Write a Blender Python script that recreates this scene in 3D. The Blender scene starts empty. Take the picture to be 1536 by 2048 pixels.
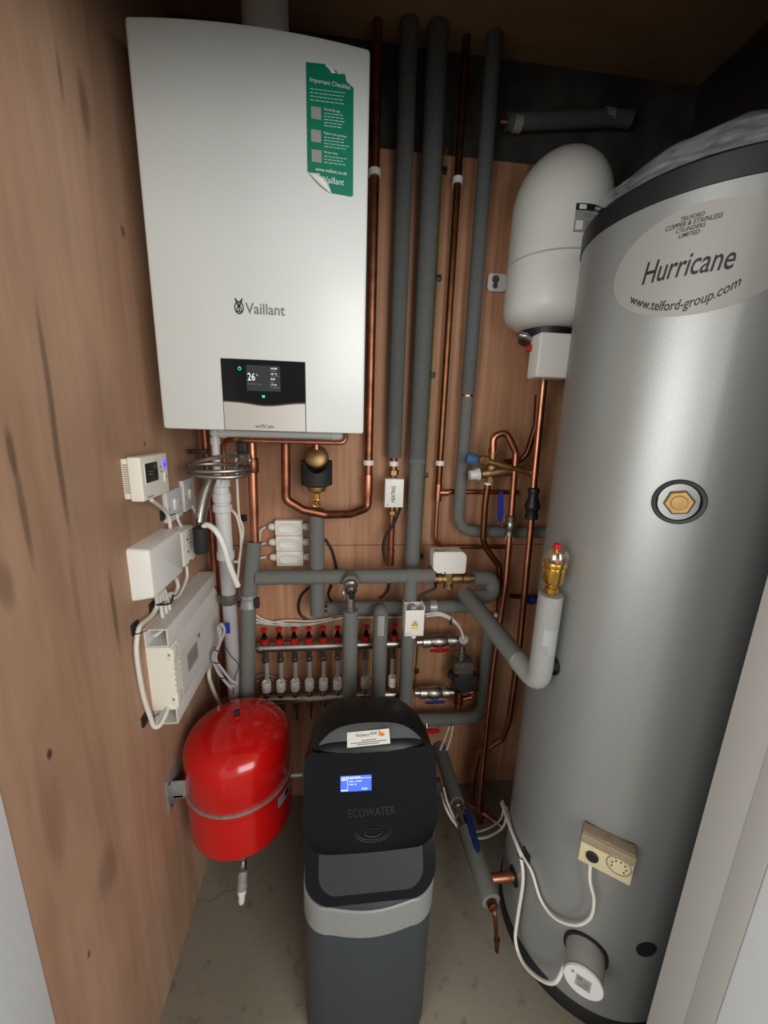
import bpy, bmesh, math, random
from mathutils import Vector as V3, Matrix
random.seed(7)
C = bpy.context.scene.collection
D = bpy.data
sc = bpy.context.scene
pi = math.pi
# ------------------------------------------------------------------ camera calibration
EYE = V3((0, 0, 1.5)); F = 775.0
yaw, pit, rol = math.radians(6.459), math.radians(13.057), math.radians(1.766)
_f = V3((math.sin(yaw)*math.cos(pit), math.cos(yaw)*math.cos(pit), -math.sin(pit)))
_r0 = V3((math.cos(yaw), -math.sin(yaw), 0)); _u0 = _r0.cross(_f)
_r = _r0*math.cos(rol) + _u0*math.sin(rol); _u = _u0*math.cos(rol) - _r0*math.sin(rol)
cam = D.cameras.new('camera'); co = D.objects.new('camera', cam); C.objects.link(co)
cam.sensor_fit = 'VERTICAL'; cam.sensor_height = 36; cam.lens = F/2048*36; cam.clip_start = .01
co.matrix_world = Matrix(((_r.x, _u.x, -_f.x, EYE.x), (_r.y, _u.y, -_f.y, EYE.y), (_r.z, _u.z, -_f.z, EYE.z), (0, 0, 0, 1)))
sc.camera = co
def ray(px, py): return _r*((px-768)/F) - _u*((py-1024)/F) + _f
def Y(px, py, y): d = ray(px, py); return EYE + d*(y/d.y)
def X(px, py, x): d = ray(px, py); return EYE + d*(x/d.x)
def Z(px, py, z): d = ray(px, py); return EYE + d*((z-1.5)/d.z)
def PL(px, py, p, n): d = ray(px, py); return EYE + d*((V3(p)-EYE).dot(n)/d.dot(n))
# room measures
BW, LW, RW, CEIL, FR = 1.31, -.452, 1.07, 2.52, .47
PB = BW - .045                       # axis of the lagged pipes clipped to the back wall
CYL, CR, CZT = V3((.760, .830, 0)), .245, 1.884      # hot water cylinder
def onC(px, py, r=CR):
    d = ray(px, py); h = math.hypot(d.x, d.y); d = d/h
    b = d.x*CYL.x + d.y*CYL.y; q = b*b - (CYL.x**2 + CYL.y**2 - r*r)
    return EYE + d*(b - math.sqrt(max(q, 0)))
def cang(p): return math.atan2(p.y-CYL.y, p.x-CYL.x)
def cpt(a, z, r=CR): return V3((CYL.x + r*math.cos(a), CYL.y + r*math.sin(a), z))
# ------------------------------------------------------------------ materials
def s2l(c): return tuple(((v/255)/12.92 if v/255 <= .04045 else ((v/255+.055)/1.055)**2.4) for v in c)
def mat(name, rgb, rough=.5, metal=0, noise=0, scale=40, bump=0, coat=0, emit=0, stretch=None, spec=.5, bscale=None):
    m = D.materials.new(name); m.use_nodes = True; nt = m.node_tree; b = nt.nodes['Principled BSDF']
    c = s2l(rgb); b.inputs['Base Color'].default_value = (*c, 1)
    b.inputs['Roughness'].default_value = rough; b.inputs['Metallic'].default_value = metal
    b.inputs['Coat Weight'].default_value = coat; b.inputs['Specular IOR Level'].default_value = spec
    if emit: b.inputs['Emission Color'].default_value = (*c, 1); b.inputs['Emission Strength'].default_value = emit
    if noise or bump:
        tc = nt.nodes.new('ShaderNodeTexCoord'); mp = nt.nodes.new('ShaderNodeMapping')
        nt.links.new(tc.outputs['Object'], mp.inputs['Vector'])
        mp.inputs['Scale'].default_value = stretch or (1, 1, 1)
        n = nt.nodes.new('ShaderNodeTexNoise'); n.inputs['Scale'].default_value = scale; n.inputs['Detail'].default_value = 5
        nt.links.new(mp.outputs[0], n.inputs['Vector'])
        if noise:
            r = nt.nodes.new('ShaderNodeValToRGB'); e = r.color_ramp.elements
            e[0].position, e[1].position = .3, .72
            e[0].color = (*[max(0, v*(1-noise)) for v in c], 1); e[1].color = (*[min(1, v*(1+noise)) for v in c], 1)
            nt.links.new(n.outputs['Fac'], r.inputs[0]); nt.links.new(r.outputs[0], b.inputs['Base Color'])
        if bump:
            n2 = nt.nodes.new('ShaderNodeTexNoise'); n2.inputs['Scale'].default_value = bscale or scale*2
            nt.links.new(mp.outputs[0], n2.inputs['Vector'])
            bp = nt.nodes.new('ShaderNodeBump'); bp.inputs['Strength'].default_value = bump; bp.inputs['Distance'].default_value = .002
            nt.links.new(n2.outputs['Fac'], bp.inputs['Height']); nt.links.new(bp.outputs[0], b.inputs['Normal'])
    return m
def plywood(name, base, dark, lite, axis_scale, knots=(), dark_gap=None):
    m = D.materials.new(name); m.use_nodes = True; nt = m.node_tree; b = nt.nodes['Principled BSDF']; N = nt.nodes.new; L = nt.links.new
    b.inputs['Roughness'].default_value = .62
    tc = N('ShaderNodeTexCoord'); geo = N('ShaderNodeNewGeometry'); mp = N('ShaderNodeMapping'); mp.inputs['Scale'].default_value = axis_scale
    L(geo.outputs['Position'], mp.inputs['Vector'])
    n1 = N('ShaderNodeTexNoise'); n1.inputs['Scale'].default_value = 1; n1.inputs['Detail'].default_value = 8; n1.inputs['Roughness'].default_value = .62; n1.inputs['Distortion'].default_value = .7
    L(mp.outputs[0], n1.inputs['Vector'])
    r = N('ShaderNodeValToRGB'); e = r.color_ramp.elements
    e[0].position = .25; e[0].color = (*s2l(dark), 1); e[1].position = .8; e[1].color = (*s2l(lite), 1)
    k = r.color_ramp.elements.new(.5); k.color = (*s2l(base), 1)
    L(n1.outputs['Fac'], r.inputs[0])
    n2 = N('ShaderNodeTexNoise'); n2.inputs['Scale'].default_value = 2.6; n2.inputs['Detail'].default_value = 3
    L(geo.outputs['Position'], n2.inputs['Vector'])
    mr = N('ShaderNodeMapRange'); mr.inputs[1].default_value = .3; mr.inputs[2].default_value = .75; mr.inputs[3].default_value = .86; mr.inputs[4].default_value = 1.1
    L(n2.outputs['Fac'], mr.inputs[0])
    mx = N('ShaderNodeVectorMath'); mx.operation = 'SCALE'; L(r.outputs[0], mx.inputs[0]); L(mr.outputs[0], mx.inputs['Scale'])
    out = mx.outputs[0]
    # fine pores of the veneer
    n3 = N('ShaderNodeTexNoise'); n3.inputs['Scale'].default_value = 6; n3.inputs['Detail'].default_value = 3
    L(mp.outputs[0], n3.inputs['Vector'])
    mr3 = N('ShaderNodeMapRange'); mr3.inputs[1].default_value = .3; mr3.inputs[2].default_value = .6; mr3.inputs[3].default_value = .93; mr3.inputs[4].default_value = 1.02
    L(n3.outputs['Fac'], mr3.inputs[0])
    m3 = N('ShaderNodeVectorMath'); m3.operation = 'SCALE'; L(out, m3.inputs[0]); L(mr3.outputs[0], m3.inputs['Scale']); out = m3.outputs[0]
    for (c, s, amt) in knots:       # knots and dark veneer streaks
        sb = N('ShaderNodeVectorMath'); sb.operation = 'SUBTRACT'; L(geo.outputs['Position'], sb.inputs[0]); sb.inputs[1].default_value = c
        ml = N('ShaderNodeVectorMath'); ml.operation = 'MULTIPLY'; L(sb.outputs[0], ml.inputs[0]); ml.inputs[1].default_value = [1/q for q in s]
        ln = N('ShaderNodeVectorMath'); ln.operation = 'LENGTH'; L(ml.outputs[0], ln.inputs[0])
        ad = N('ShaderNodeMath'); ad.operation = 'ADD'; ad.inputs[1].default_value = -.5
        ms = N('ShaderNodeMath'); ms.operation = 'MULTIPLY_ADD'; L(n1.outputs['Fac'], ms.inputs[0]); ms.inputs[1].default_value = 1.1; L(ln.outputs['Value'], ms.inputs[2])
        L(ms.outputs[0], ad.inputs[0])
        q = N('ShaderNodeMapRange'); q.inputs[1].default_value = .35; q.inputs[2].default_value = 1.1; q.inputs[3].default_value = amt; q.inputs[4].default_value = 1; q.interpolation_type = 'SMOOTHSTEP'
        L(ad.outputs[0], q.inputs[0])
        sm = N('ShaderNodeVectorMath'); sm.operation = 'SCALE'; L(out, sm.inputs[0]); L(q.outputs[0], sm.inputs['Scale']); out = sm.outputs[0]
    L(out, b.inputs['Base Color'])
    bp = N('ShaderNodeBump'); bp.inputs['Strength'].default_value = .12; bp.inputs['Distance'].default_value = .002
    L(n1.outputs['Fac'], bp.inputs['Height']); L(bp.outputs[0], b.inputs['Normal'])
    return m
M = {}
M['copper'] = mat('copper', (200, 134, 106), .33, 1, .25, 18)
M['copper_dull'] = mat('dull_copper', (156, 100, 76), .42, 1, .35, 25)
M['copper_dark'] = mat('aged_copper', (128, 84, 52), .4, 1, .3, 20)
M['copper_deep'] = mat('dark_aged_copper', (104, 62, 44), .45, 1, .3, 20)
M['brass'] = mat('brass', (172, 140, 94), .5, 1, .2, 40)
M['brass_bright'] = mat('bright_brass', (226, 182, 92), .22, 1, .1, 30)
M['chrome'] = mat('nickel_plating', (176, 172, 164), .36, 1, .12, 30)
M['steel'] = mat('galvanised_steel', (168, 170, 168), .42, .55, .15, 60)
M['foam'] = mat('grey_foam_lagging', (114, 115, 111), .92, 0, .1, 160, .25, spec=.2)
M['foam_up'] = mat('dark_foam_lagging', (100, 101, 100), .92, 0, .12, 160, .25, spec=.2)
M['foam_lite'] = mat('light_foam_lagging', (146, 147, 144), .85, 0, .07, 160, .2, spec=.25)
M['tape'] = mat('grey_tape', (176, 178, 176), .35, .3)
M['casing'] = mat('white_enamel', (212, 216, 212), .28, 0, .01, 3, spec=.5)
M['white'] = mat('white_plastic', (236, 235, 229), .38)
M['cap_white'] = mat('bright_white_cap', (246, 246, 240), .4)
M['white2'] = mat('cool_white_plastic', (216, 216, 215), .35)
M['cream'] = mat('cream_plastic', (238, 235, 222), .42)
M['trunk'] = mat('white_pvc_trunking', (222, 220, 214), .45)
M['cable'] = mat('white_cable', (222, 219, 208), .5)
M['bcable'] = mat('black_cable', (24, 24, 26), .5)
M['black'] = mat('black_plastic', (26, 26, 28), .45)
M['black_gloss'] = mat('black_gloss', (5, 5, 7), .12, spec=.22)
M['black_matt'] = mat('black_matt', (34, 35, 36), .7)
M['slate'] = mat('slate_plastic', (50, 56, 60), .5, 0, .06, 300, .1)
M['slate_dark'] = mat('dark_slate_plastic', (34, 36, 39), .5, spec=.3)
M['lid_dark'] = mat('charcoal_lid', (20, 22, 25), .4, spec=.3)
M['grey_band'] = mat('silver_grey_plastic', (124, 126, 124), .45, 0, .06, 200)
M['red'] = mat('red_enamel', (206, 18, 16), .2, 0, .06, 4, coat=.4)
M['red_plastic'] = mat('red_plastic', (188, 20, 32), .4)
M['blue_plastic'] = mat('blue_plastic', (38, 50, 150), .45)
M['blue_lever'] = mat('dark_blue_sleeve', (22, 46, 104), .5)
M['blue_knob'] = mat('blue_grey_plastic', (62, 98, 140), .5)
M['cyl'] = mat('silver_vinyl_jacket', (160, 162, 160), .4, .5, .07, 420, .1)
M['label'] = mat('pale_label', (152, 150, 145), .4)
M['ink'] = mat('black_ink', (22, 22, 24), .6)
M['grey_ink'] = mat('grey_ink', (118, 118, 116), .6)
M['white_ink'] = mat('white_ink', (232, 238, 232), .5)
M['pale_ink'] = mat('pale_green_ink', (150, 196, 176), .5)
M['green'] = mat('green_paper', (4, 116, 88), .45)
M['paper'] = mat('white_paper', (226, 226, 220), .55)
M['silver'] = mat('silver_flap', (196, 191, 184), .38, .15)
M['screen'] = mat('dark_screen', (44, 46, 50), .15)
M['glow'] = mat('screen_glyph_light', (220, 226, 226), .5, emit=.75)
M['glow_dim'] = mat('screen_glyph_dim', (120, 126, 126), .5, emit=.4)
M['glow_green'] = mat('green_led', (40, 220, 150), .5, emit=.8)
M['glow_blue'] = mat('blue_backlight', (52, 82, 225), .4, emit=.9)
M['glow_violet'] = mat('violet_backlight', (110, 100, 250), .4, emit=.7)
M['lcd'] = mat('lcd_glass', (42, 46, 44), .08)
M['beige'] = mat('beige_plastic', (206, 196, 160), .45)
M['taupe'] = mat('taupe_plastic', (150, 134, 112), .5)
M['vessel_white'] = mat('white_vessel_paint', (224, 223, 217), .38)
M['yellow'] = mat('yellow_sticker', (236, 206, 40), .5)
M['orange'] = mat('orange_ink', (232, 140, 50), .5)
M['earth'] = mat('earth_cable_sheath', (112, 104, 36), .5, 0, .4, 90)
M['paint'] = mat('white_satin_paint', (178, 176, 172), .35, 0, .02, 5)
M['paint_lit'] = mat('lit_white_satin_paint', (218, 221, 222), .4, 0, .02, 5)  # white frame paint lightened for the faces that catch more light
M['jacket_grey'] = mat('grey_pvc_pipe', (172, 170, 170), .45)
M['braid'] = mat('steel_braid', (150, 146, 138), .38, .9, .4, 500)
M['iron'] = mat('cast_iron_grey', (92, 88, 78), .6, .3, .2, 60)
M['rubber'] = mat('black_rubber', (14, 14, 15), .7)
M['plug_hole'] = mat('black_foam_hole', (9, 10, 11), .9)
def film():
    m = D.materials.new('clear_polythene_film'); m.use_nodes = True; nt = m.node_tree; b = nt.nodes['Principled BSDF']
    b.inputs['Base Color'].default_value = (.75, .74, .74, 1); b.inputs['Roughness'].default_value = .25
    tr = nt.nodes.new('ShaderNodeBsdfTransparent'); mix = nt.nodes.new('ShaderNodeMixShader')
    n = nt.nodes.new('ShaderNodeTexNoise'); n.inputs['Scale'].default_value = 7; n.inputs['Distortion'].default_value = 1
    mr = nt.nodes.new('ShaderNodeMapRange'); mr.inputs[1].default_value = .35; mr.inputs[2].default_value = .75; mr.inputs[3].default_value = .10; mr.inputs[4].default_value = .28
    nt.links.new(n.outputs['Fac'], mr.inputs[0]); nt.links.new(mr.outputs[0], mix.inputs[0])
    nt.links.new(tr.outputs[0], mix.inputs[1]); nt.links.new(b.outputs[0], mix.inputs[2])
    nt.links.new(mix.outputs[0], nt.nodes['Material Output'].inputs['Surface'])
    return m
M['film'] = film()
def clear():
    m = D.materials.new('clear_plastic'); m.use_nodes = True; nt = m.node_tree
    g = nt.nodes.new('ShaderNodeBsdfGlossy'); g.inputs['Roughness'].default_value = .08
    tr = nt.nodes.new('ShaderNodeBsdfTransparent'); mix = nt.nodes.new('ShaderNodeMixShader'); mix.inputs[0].default_value = .16
    nt.links.new(tr.outputs[0], mix.inputs[1]); nt.links.new(g.outputs[0], mix.inputs[2]); nt.links.new(mix.outputs[0], nt.nodes['Material Output'].inputs['Surface'])
    return m
M['clear'] = clear()
# ------------------------------------------------------------------ mesh collector
def catmull(pts, n=8):
    pts = [V3(p) for p in pts]
    if len(pts) < 3: return pts
    q = [pts[0]*2-pts[1]] + pts + [pts[-1]*2-pts[-2]]; out = []
    for i in range(1, len(q)-2):
        a, b, c, d = q[i-1:i+3]
        for k in range(n):
            t = k/n; out.append(.5*((2*b)+(c-a)*t+(2*a-5*b+4*c-d)*t*t+(3*b-a-3*c+d)*t**3))
    return out + [pts[-1]]
def fillet(pts, r, n=7):
    pts = [V3(p) for p in pts]; out = [pts[0]]
    for i in range(1, len(pts)-1):
        a, b, c = pts[i-1:i+2]; u = a-b; v = c-b; lu, lv = u.length, v.length
        u.normalize(); v.normalize(); an = u.angle(v)
        if an > pi-.03: out.append(b); continue
        t = min(r/math.tan(an/2), lu*.48, lv*.48)
        p0, p1 = b+u*t, b+v*t
        for k in range(n+1):
            s = k/n; out.append(p0*(1-s)**2 + b*2*s*(1-s) + p1*s*s)
    return out + [pts[-1]]
class G:
    def __init__(s): s.b = bmesh.new()
    def loft(s, loops, cap0=True, cap1=True, closed=True):
        R = [[s.b.verts.new(p) for p in l] for l in loops]
        for a, b in zip(R, R[1:]):
            n = len(a)
            for i in range(n if closed else n-1):
                j = (i+1) % n
                try: s.b.faces.new((a[i], a[j], b[j], b[i]))
                except ValueError: pass
        if cap0 and len(R[0]) > 2: s.b.faces.new(R[0][::-1])
        if cap1 and len(R[-1]) > 2: s.b.faces.new(R[-1])
        return s
    def sweep(s, pts, r, seg=12, caps=True, flat=1):
        pts = [V3(p) for p in pts]; n = len(pts); rr = r if isinstance(r, (list, tuple)) else [r]*n
        T = [((pts[min(i+1, n-1)]-pts[max(i-1, 0)]).normalized()) for i in range(n)]
        up = V3((0, 0, 1)) if abs(T[0].z) < .9 else V3((0, 1, 0))
        a = T[0].cross(up).normalized(); L = []
        for i in range(n):
            a = (a - T[i]*a.dot(T[i])).normalized(); b = T[i].cross(a)
            L.append([pts[i] + (a*math.cos(2*pi*k/seg)*flat + b*math.sin(2*pi*k/seg))*rr[i] for k in range(seg)])
        return s.loft(L, caps, caps)
    def tube(s, pts, r, bend=.02, seg=14): return s.sweep(fillet(pts, bend), r, seg)
    def cable(s, pts, r, seg=8, n=8): return s.sweep(catmull(pts, n), r, seg)
    def rod(s, p0, p1, r0, r1=None, seg=20):
        p0, p1 = V3(p0), V3(p1); r1 = r0 if r1 is None else r1
        return s.sweep([p0, p1], [r0, r1], seg)
    def lathe(s, prof, o, ax=(0, 0, 1), seg=32, ph=0):
        ax = V3(ax).normalized(); o = V3(o); t = V3((1, 0, 0)) if abs(ax.x) < .9 else V3((0, 1, 0))
        a = (t - ax*t.dot(ax)).normalized(); b = ax.cross(a)
        L = [[o + ax*h + (a*math.cos(2*pi*k/seg+ph) + b*math.sin(2*pi*k/seg+ph))*max(r, 1e-5) for k in range(seg)] for r, h in prof]
        return s.loft(L)
    def box(s, x0, x1, y0, y1, z0, z1, bev=0, seg=2):
        return s.obox(V3(((x0+x1)/2, (y0+y1)/2, (z0+z1)/2)), V3((1, 0, 0)), V3((0, 1, 0)), V3((0, 0, 1)), abs(x1-x0), abs(y1-y0), abs(z1-z0), bev, seg)
    def obox(s, c, a, b, n, la, lb, ln, bev=0, seg=2):
        t = bmesh.new(); bmesh.ops.create_cube(t, size=1)
        a, b, n = V3(a).normalized(), V3(b).normalized(), V3(n).normalized()
        for v in t.verts: v.co = V3(c) + a*(v.co.x*la) + b*(v.co.y*lb) + n*(v.co.z*ln)
        if bev: bmesh.ops.bevel(t, geom=t.edges[:], offset=bev, segments=seg, affect='EDGES', profile=.6)
        bmesh.ops.recalc_face_normals(t, faces=t.faces[:])
        me = D.meshes.new('tmp'); t.to_mesh(me); t.free(); s.b.from_mesh(me); D.meshes.remove(me); return s
    def prism(s, outline, dirv, bev=0):
        t = bmesh.new(); dirv = V3(dirv)
        f = t.faces.new([t.verts.new(p) for p in outline])
        r = bmesh.ops.extrude_face_region(t, geom=[f])
        for v in [g for g in r['geom'] if isinstance(g, bmesh.types.BMVert)]: v.co += dirv
        if bev: bmesh.ops.bevel(t, geom=t.edges[:], offset=bev, segments=2, affect='EDGES')
        bmesh.ops.recalc_face_normals(t, faces=t.faces[:])
        me = D.meshes.new('tmp'); t.to_mesh(me); t.free(); s.b.from_mesh(me); D.meshes.remove(me); return s
    def poly(s, pts): s.b.faces.new([s.b.verts.new(p) for p in pts]); return s
    def grid(s, rows):
        R = [[s.b.verts.new(p) for p in r] for r in rows]
        for a, b in zip(R, R[1:]):
            for i in range(len(a)-1): s.b.faces.new((a[i], a[i+1], b[i+1], b[i]))
        return s
    def ball(s, c, r, sc_=(1, 1, 1), seg=16):
        return s.lathe([(r*sc_[0]*math.sin(pi*k/10), -r*sc_[2]*math.cos(pi*k/10)) for k in range(11)], c, seg=seg)
    def ring(s, c, ax, R, r, seg=28, cs=8):
        ax = V3(ax).normalized(); t = V3((1, 0, 0)) if abs(ax.x) < .9 else V3((0, 1, 0)); a = (t-ax*t.dot(ax)).normalized(); b = ax.cross(a)
        s.sweep([V3(c)+(a*math.cos(2*pi*k/seg)+b*math.sin(2*pi*k/seg))*R for k in range(seg+1)], r, cs); return s
def parent_loc(p):
    v = V3((0, 0, 0))
    while p is not None: v = v + p.location; p = p.parent
    return v
def obj(name, g, m, parent=None, sharp=35, loc=None, label=None):
    bmesh.ops.recalc_face_normals(g.b, faces=g.b.faces[:]) if not getattr(g, 'keep', False) else None
    me = D.meshes.new(name); o = D.objects.new(name, me)
    if parent is None and loc is None:
        cs = [v.co for v in g.b.verts]
        loc = V3(((min(c.x for c in cs)+max(c.x for c in cs))/2, (min(c.y for c in cs)+max(c.y for c in cs))/2, min(c.z for c in cs)))
    off = parent_loc(parent) if parent else V3(loc)
    for v in g.b.verts: v.co -= off
    for f in g.b.faces: f.smooth = True
    g.b.to_mesh(me); g.b.free()
    me.set_sharp_from_angle(angle=math.radians(sharp))
    me.materials.append(M[m]); C.objects.link(o)
    if parent: o.parent = parent
    else: o.location = loc
    if label: o['label'] = label
    return o
def tag(o, label, cat, group=None):
    o['label'] = label; o['category'] = cat
    if group: o['group'] = group
    return o
def thing(name, label, cat, loc, group=None):
    o = D.objects.new(name, None); C.objects.link(o); o.location = V3(loc); o.empty_display_size = .03
    return tag(o, label, cat, group)
def struct(name, g, m, sharp=30):
    o = obj(name, g, m, sharp=sharp); o['kind'] = 'structure'; return o
def dup(root, delta, label=None):
    r = root.copy(); C.objects.link(r); r.location = root.location + V3(delta)
    if label: r['label'] = label
    for ch in root.children:
        c = ch.copy(); C.objects.link(c); c.parent = r
        for k in ch.children: d = k.copy(); C.objects.link(d); d.parent = c
    return r
def textg(s, w, h, f, shear=0, bold=0):
    cu = D.curves.new('t', 'FONT'); cu.body = s; cu.offset = bold; cu.resolution_u = 3; cu.shear = shear
    to = D.objects.new('t', cu); C.objects.link(to); dg = bpy.context.evaluated_depsgraph_get(); dg.update()
    me = D.meshes.new_from_object(to.evaluated_get(dg)); D.objects.remove(to); D.curves.remove(cu)
    g = G(); g.b.from_mesh(me); D.meshes.remove(me); g.keep = True
    xs = [v.co.x for v in g.b.verts]; ys = [v.co.y for v in g.b.verts]
    x0, x1, y0, y1 = min(xs), max(xs), min(ys), max(ys)
    k = w/(x1-x0); kh = h/(y1-y0) if h else k
    for v in g.b.verts: v.co = V3(f((v.co.x-x0)*k, (v.co.y-y0)*kh))
    return g
def add(g, g2):
    me = D.meshes.new('tmp'); g2.b.to_mesh(me); g2.b.free(); g.b.from_mesh(me); D.meshes.remove(me); g.keep = True; return g
def rrect(w, h, r, n=5, rb=None):
    rb = r if rb is None else rb; out = []
    for cx, cy, a0, q in ((w/2, h/2, 0, r), (-w/2, h/2, 90, r), (-w/2, -h/2, 180, rb), (w/2, -h/2, 270, rb)):
        sx, sy = (1 if cx > 0 else -1), (1 if cy > 0 else -1)
        for k in range(n+1):
            a = math.radians(a0+90*k/n); out.append((cx-sx*q+q*math.cos(a), cy-sy*q+q*math.sin(a)))
    return out
def oval(cx, cy, a, b, n=40): return [(cx+a*math.cos(2*pi*k/n), cy+b*math.sin(2*pi*k/n)) for k in range(n)]
M['reflection_grey'] = mat('painted_lip_reflection', (96, 100, 102), .3, coat=.3)  # grey of a reflection, put into the colour
M['emboss'] = mat('dark_emboss', (13, 14, 16), .35)
WORLD, EXPO = .5, 0.42
LAMPS = [('window_light', (-1.7, -1.3, 1.6), (.5, .7, 1.3), 1.5, 1.6, 35),
         ('room_light', (1.0, -1.5, 1.75), (-.2, 1.0, 1.3), 1.5, 1.4, 36)]
# ------------------------------------------------------------------ room shell
kn = [(X(96, 760, LW), (.1, .008, .13), .5), (X(118, 930, LW), (.1, .009, .14), .5), (X(170, 215, LW), (.1, .02, .07), .55), (X(246, 463, LW), (.1, .012, .016), .45), (X(228, 1220, LW), (.1, .010, .11), .5),
      (X(99, 1508, LW), (.1, .007, .012), .2), (X(48, 1030, LW), (.1, .008, .1), .55), (X(178, 1908, LW), (.1, .006, .012), .35), (X(215, 1745, LW), (.1, .045, .07), .7), (X(150, 1180, LW), (.1, .01, .09), .75),
      (X(22, 905, LW), (.1, .008, .04), .5), (X(290, 888, LW), (.1, .005, .008), .35), (X(120, 150, LW), (.1, .008, .06), .6), (X(10, 1170, LW), (.1, .02, .05), .65), (X(110, 1640, LW), (.1, .03, .12), .8)]
M['ply_left'] = plywood('plywood_left', (180, 143, 116), (158, 121, 96), (195, 160, 134), (1, 9, .8), kn)
M['ply_back'] = plywood('plywood_back', (184, 134, 100), (150, 104, 74), (204, 160, 124), (26, 1, 1.0),
                        [(Y(955, 560, BW), (.012, .1, .3), .8), (Y(700, 1000, BW), (.01, .1, .2), .8)])
M['ply_ceiling'] = plywood('plywood_ceiling', (150, 118, 88), (126, 98, 72), (168, 134, 102), (2, 9, 1))
M['block'] = mat('grey_blockwork', (74, 72, 67), .95, 0, .6, 9, .6)
M['render'] = mat('dark_plaster', (48, 42, 38), .95, 0, .2, 6, .3)
def concrete():
    m = mat('concrete_screed', (130, 124, 110), .85, 0, .09, 5, .3, bscale=60); nt = m.node_tree; b = nt.nodes['Principled BSDF']
    L = nt.links.new; N = nt.nodes.new; src = b.inputs['Base Color'].links[0].from_socket
    geo = N('ShaderNodeNewGeometry'); n = N('ShaderNodeTexNoise'); n.inputs['Scale'].default_value = 26; n.inputs['Detail'].default_value = 6; L(geo.outputs['Position'], n.inputs['Vector'])
    r = N('ShaderNodeMapRange'); r.inputs[1].default_value = .27; r.inputs[2].default_value = .4; r.inputs[3].default_value = .6; r.inputs[4].default_value = 1; L(n.outputs['Fac'], r.inputs[0])
    v = N('ShaderNodeTexVoronoi'); v.feature = 'DISTANCE_TO_EDGE'; v.inputs['Scale'].default_value = 2.3
    wn = N('ShaderNodeTexNoise'); wn.inputs['Scale'].default_value = 5; L(geo.outputs['Position'], wn.inputs['Vector'])
    va = N('ShaderNodeVectorMath'); va.operation = 'MULTIPLY_ADD'; L(wn.outputs['Color'], va.inputs[0]); va.inputs[1].default_value = (.3, .3, .3); L(geo.outputs['Position'], va.inputs[2]); L(va.outputs[0], v.inputs['Vector'])
    r2 = N('ShaderNodeMapRange'); r2.inputs[1].default_value = .0; r2.inputs[2].default_value = .012; r2.inputs[3].default_value = .72; r2.inputs[4].default_value = 1; L(v.outputs['Distance'], r2.inputs[0])
    mm = N('ShaderNodeMath'); mm.operation = 'MULTIPLY'; L(r.outputs[0], mm.inputs[0]); L(r2.outputs[0], mm.inputs[1])
    s = N('ShaderNodeVectorMath'); s.operation = 'SCALE'; L(src, s.inputs[0]); L(mm.outputs[0], s.inputs['Scale']); L(s.outputs[0], b.inputs['Base Color'])
    return m
M['concrete'] = concrete()
PLYT, SEAM = Y(960, 318, BW).z, Y(780, 1090, BW).z
struct('floor', G().box(-2.2, 2.4, -3, BW+.12, -.1, 0), 'concrete')
struct('wall_rear', G().box(LW-.1, RW+.1, BW+.02, BW+.12, 0, CEIL+.05), 'block')
g = G().box(LW, RW, BW, BW+.02, 0, SEAM-.0012); g.box(LW, Y(1120, 450, BW).x, BW, BW+.02, SEAM+.0012, PLYT); g.box(Y(1120, 450, BW).x, RW, BW, BW+.02, SEAM+.0012, 1.75)
struct('wall_back', g, 'ply_back')
struct('wall_left', G().box(LW-.1, LW, FR, BW+.02, 0, CEIL), 'ply_left')
struct('wall_right', G().box(RW, RW+.1, FR, BW+.02, 0, CEIL), 'render')
struct('ceiling', G().box(-2.2, 2.4, -3, BW+.12, CEIL, CEIL+.06), 'ply_ceiling')
g = G().box(-2.2, LW-.03, .24, FR-.02, 0, CEIL); g.box(.66, 2.4, .24, FR-.02, 0, CEIL); g.box(LW-.03, .66, .24, FR-.02, 2.06, CEIL)
struct('wall_front', g, 'render')
struct('trim_1', G().box(LW-.03, LW+.002, .2, FR, 0, 2.06, .002), 'paint_lit')
rx = lambda a: math.tan(math.radians(a))
struct('trim_2', G().box(.622, .66, .411, FR, 0, 2.06, .0015), 'paint')
struct('trim_3', G().box(.6205, .66, .372, .4105, 0, 2.06, .0015), 'paint')
struct('trim_4', G().box(.621, .66, .18, .3715, 0, 2.06, .004), 'paint_lit')  # brighter light on this face is put into its paint colour
struct('trim_5', G().box(LW, .66, .24, FR, 2.03, 2.06), 'paint')

# ------------------------------------------------------------------ boiler
BX0, BX1, BY, BZ0, BZ1 = -.3896, .0504, .918, 1.4716, 2.1916
bxm = (BX0+BX1)/2
def Yb(x): return BY - .016*(1-((x-bxm)/.22)**2)
def bs(px, py, o=.0012):
    y = .91
    for _ in range(6): p = Y(px, py, y); y = Yb(p.x)-o
    return p
boiler = thing('boiler', 'large white wall-hung boiler with bowed front and black display', 'boiler', (bxm, 1.1, BZ0))
n = 28
xs = [bxm + .22*t for t in [-1, -.993, -.985]+[-.97+1.94*i/n for i in range(n+1)]+[.985, .993, 1]]
def plan(ins, z, f=0):
    out = []
    for x in xs:
        t = (x-bxm)/.22; e = max(0, abs(t)-.985)/.015
        out.append((bxm+t*(.22-ins), Yb(x)+.003*e**2+f, z))
    return out + [(BX1-ins, 1.27-ins, z), (BX0+ins, 1.27-ins, z)]
g = G().loft([plan(.006, BZ0, .006), plan(.0015, BZ0+.0015, .0015), plan(0, BZ0+.006), plan(0, BZ1-.006), plan(.0015, BZ1-.0015, .0015), plan(.006, BZ1, .006)])
casing = obj('casing', g, 'casing', boiler, 40)
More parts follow.
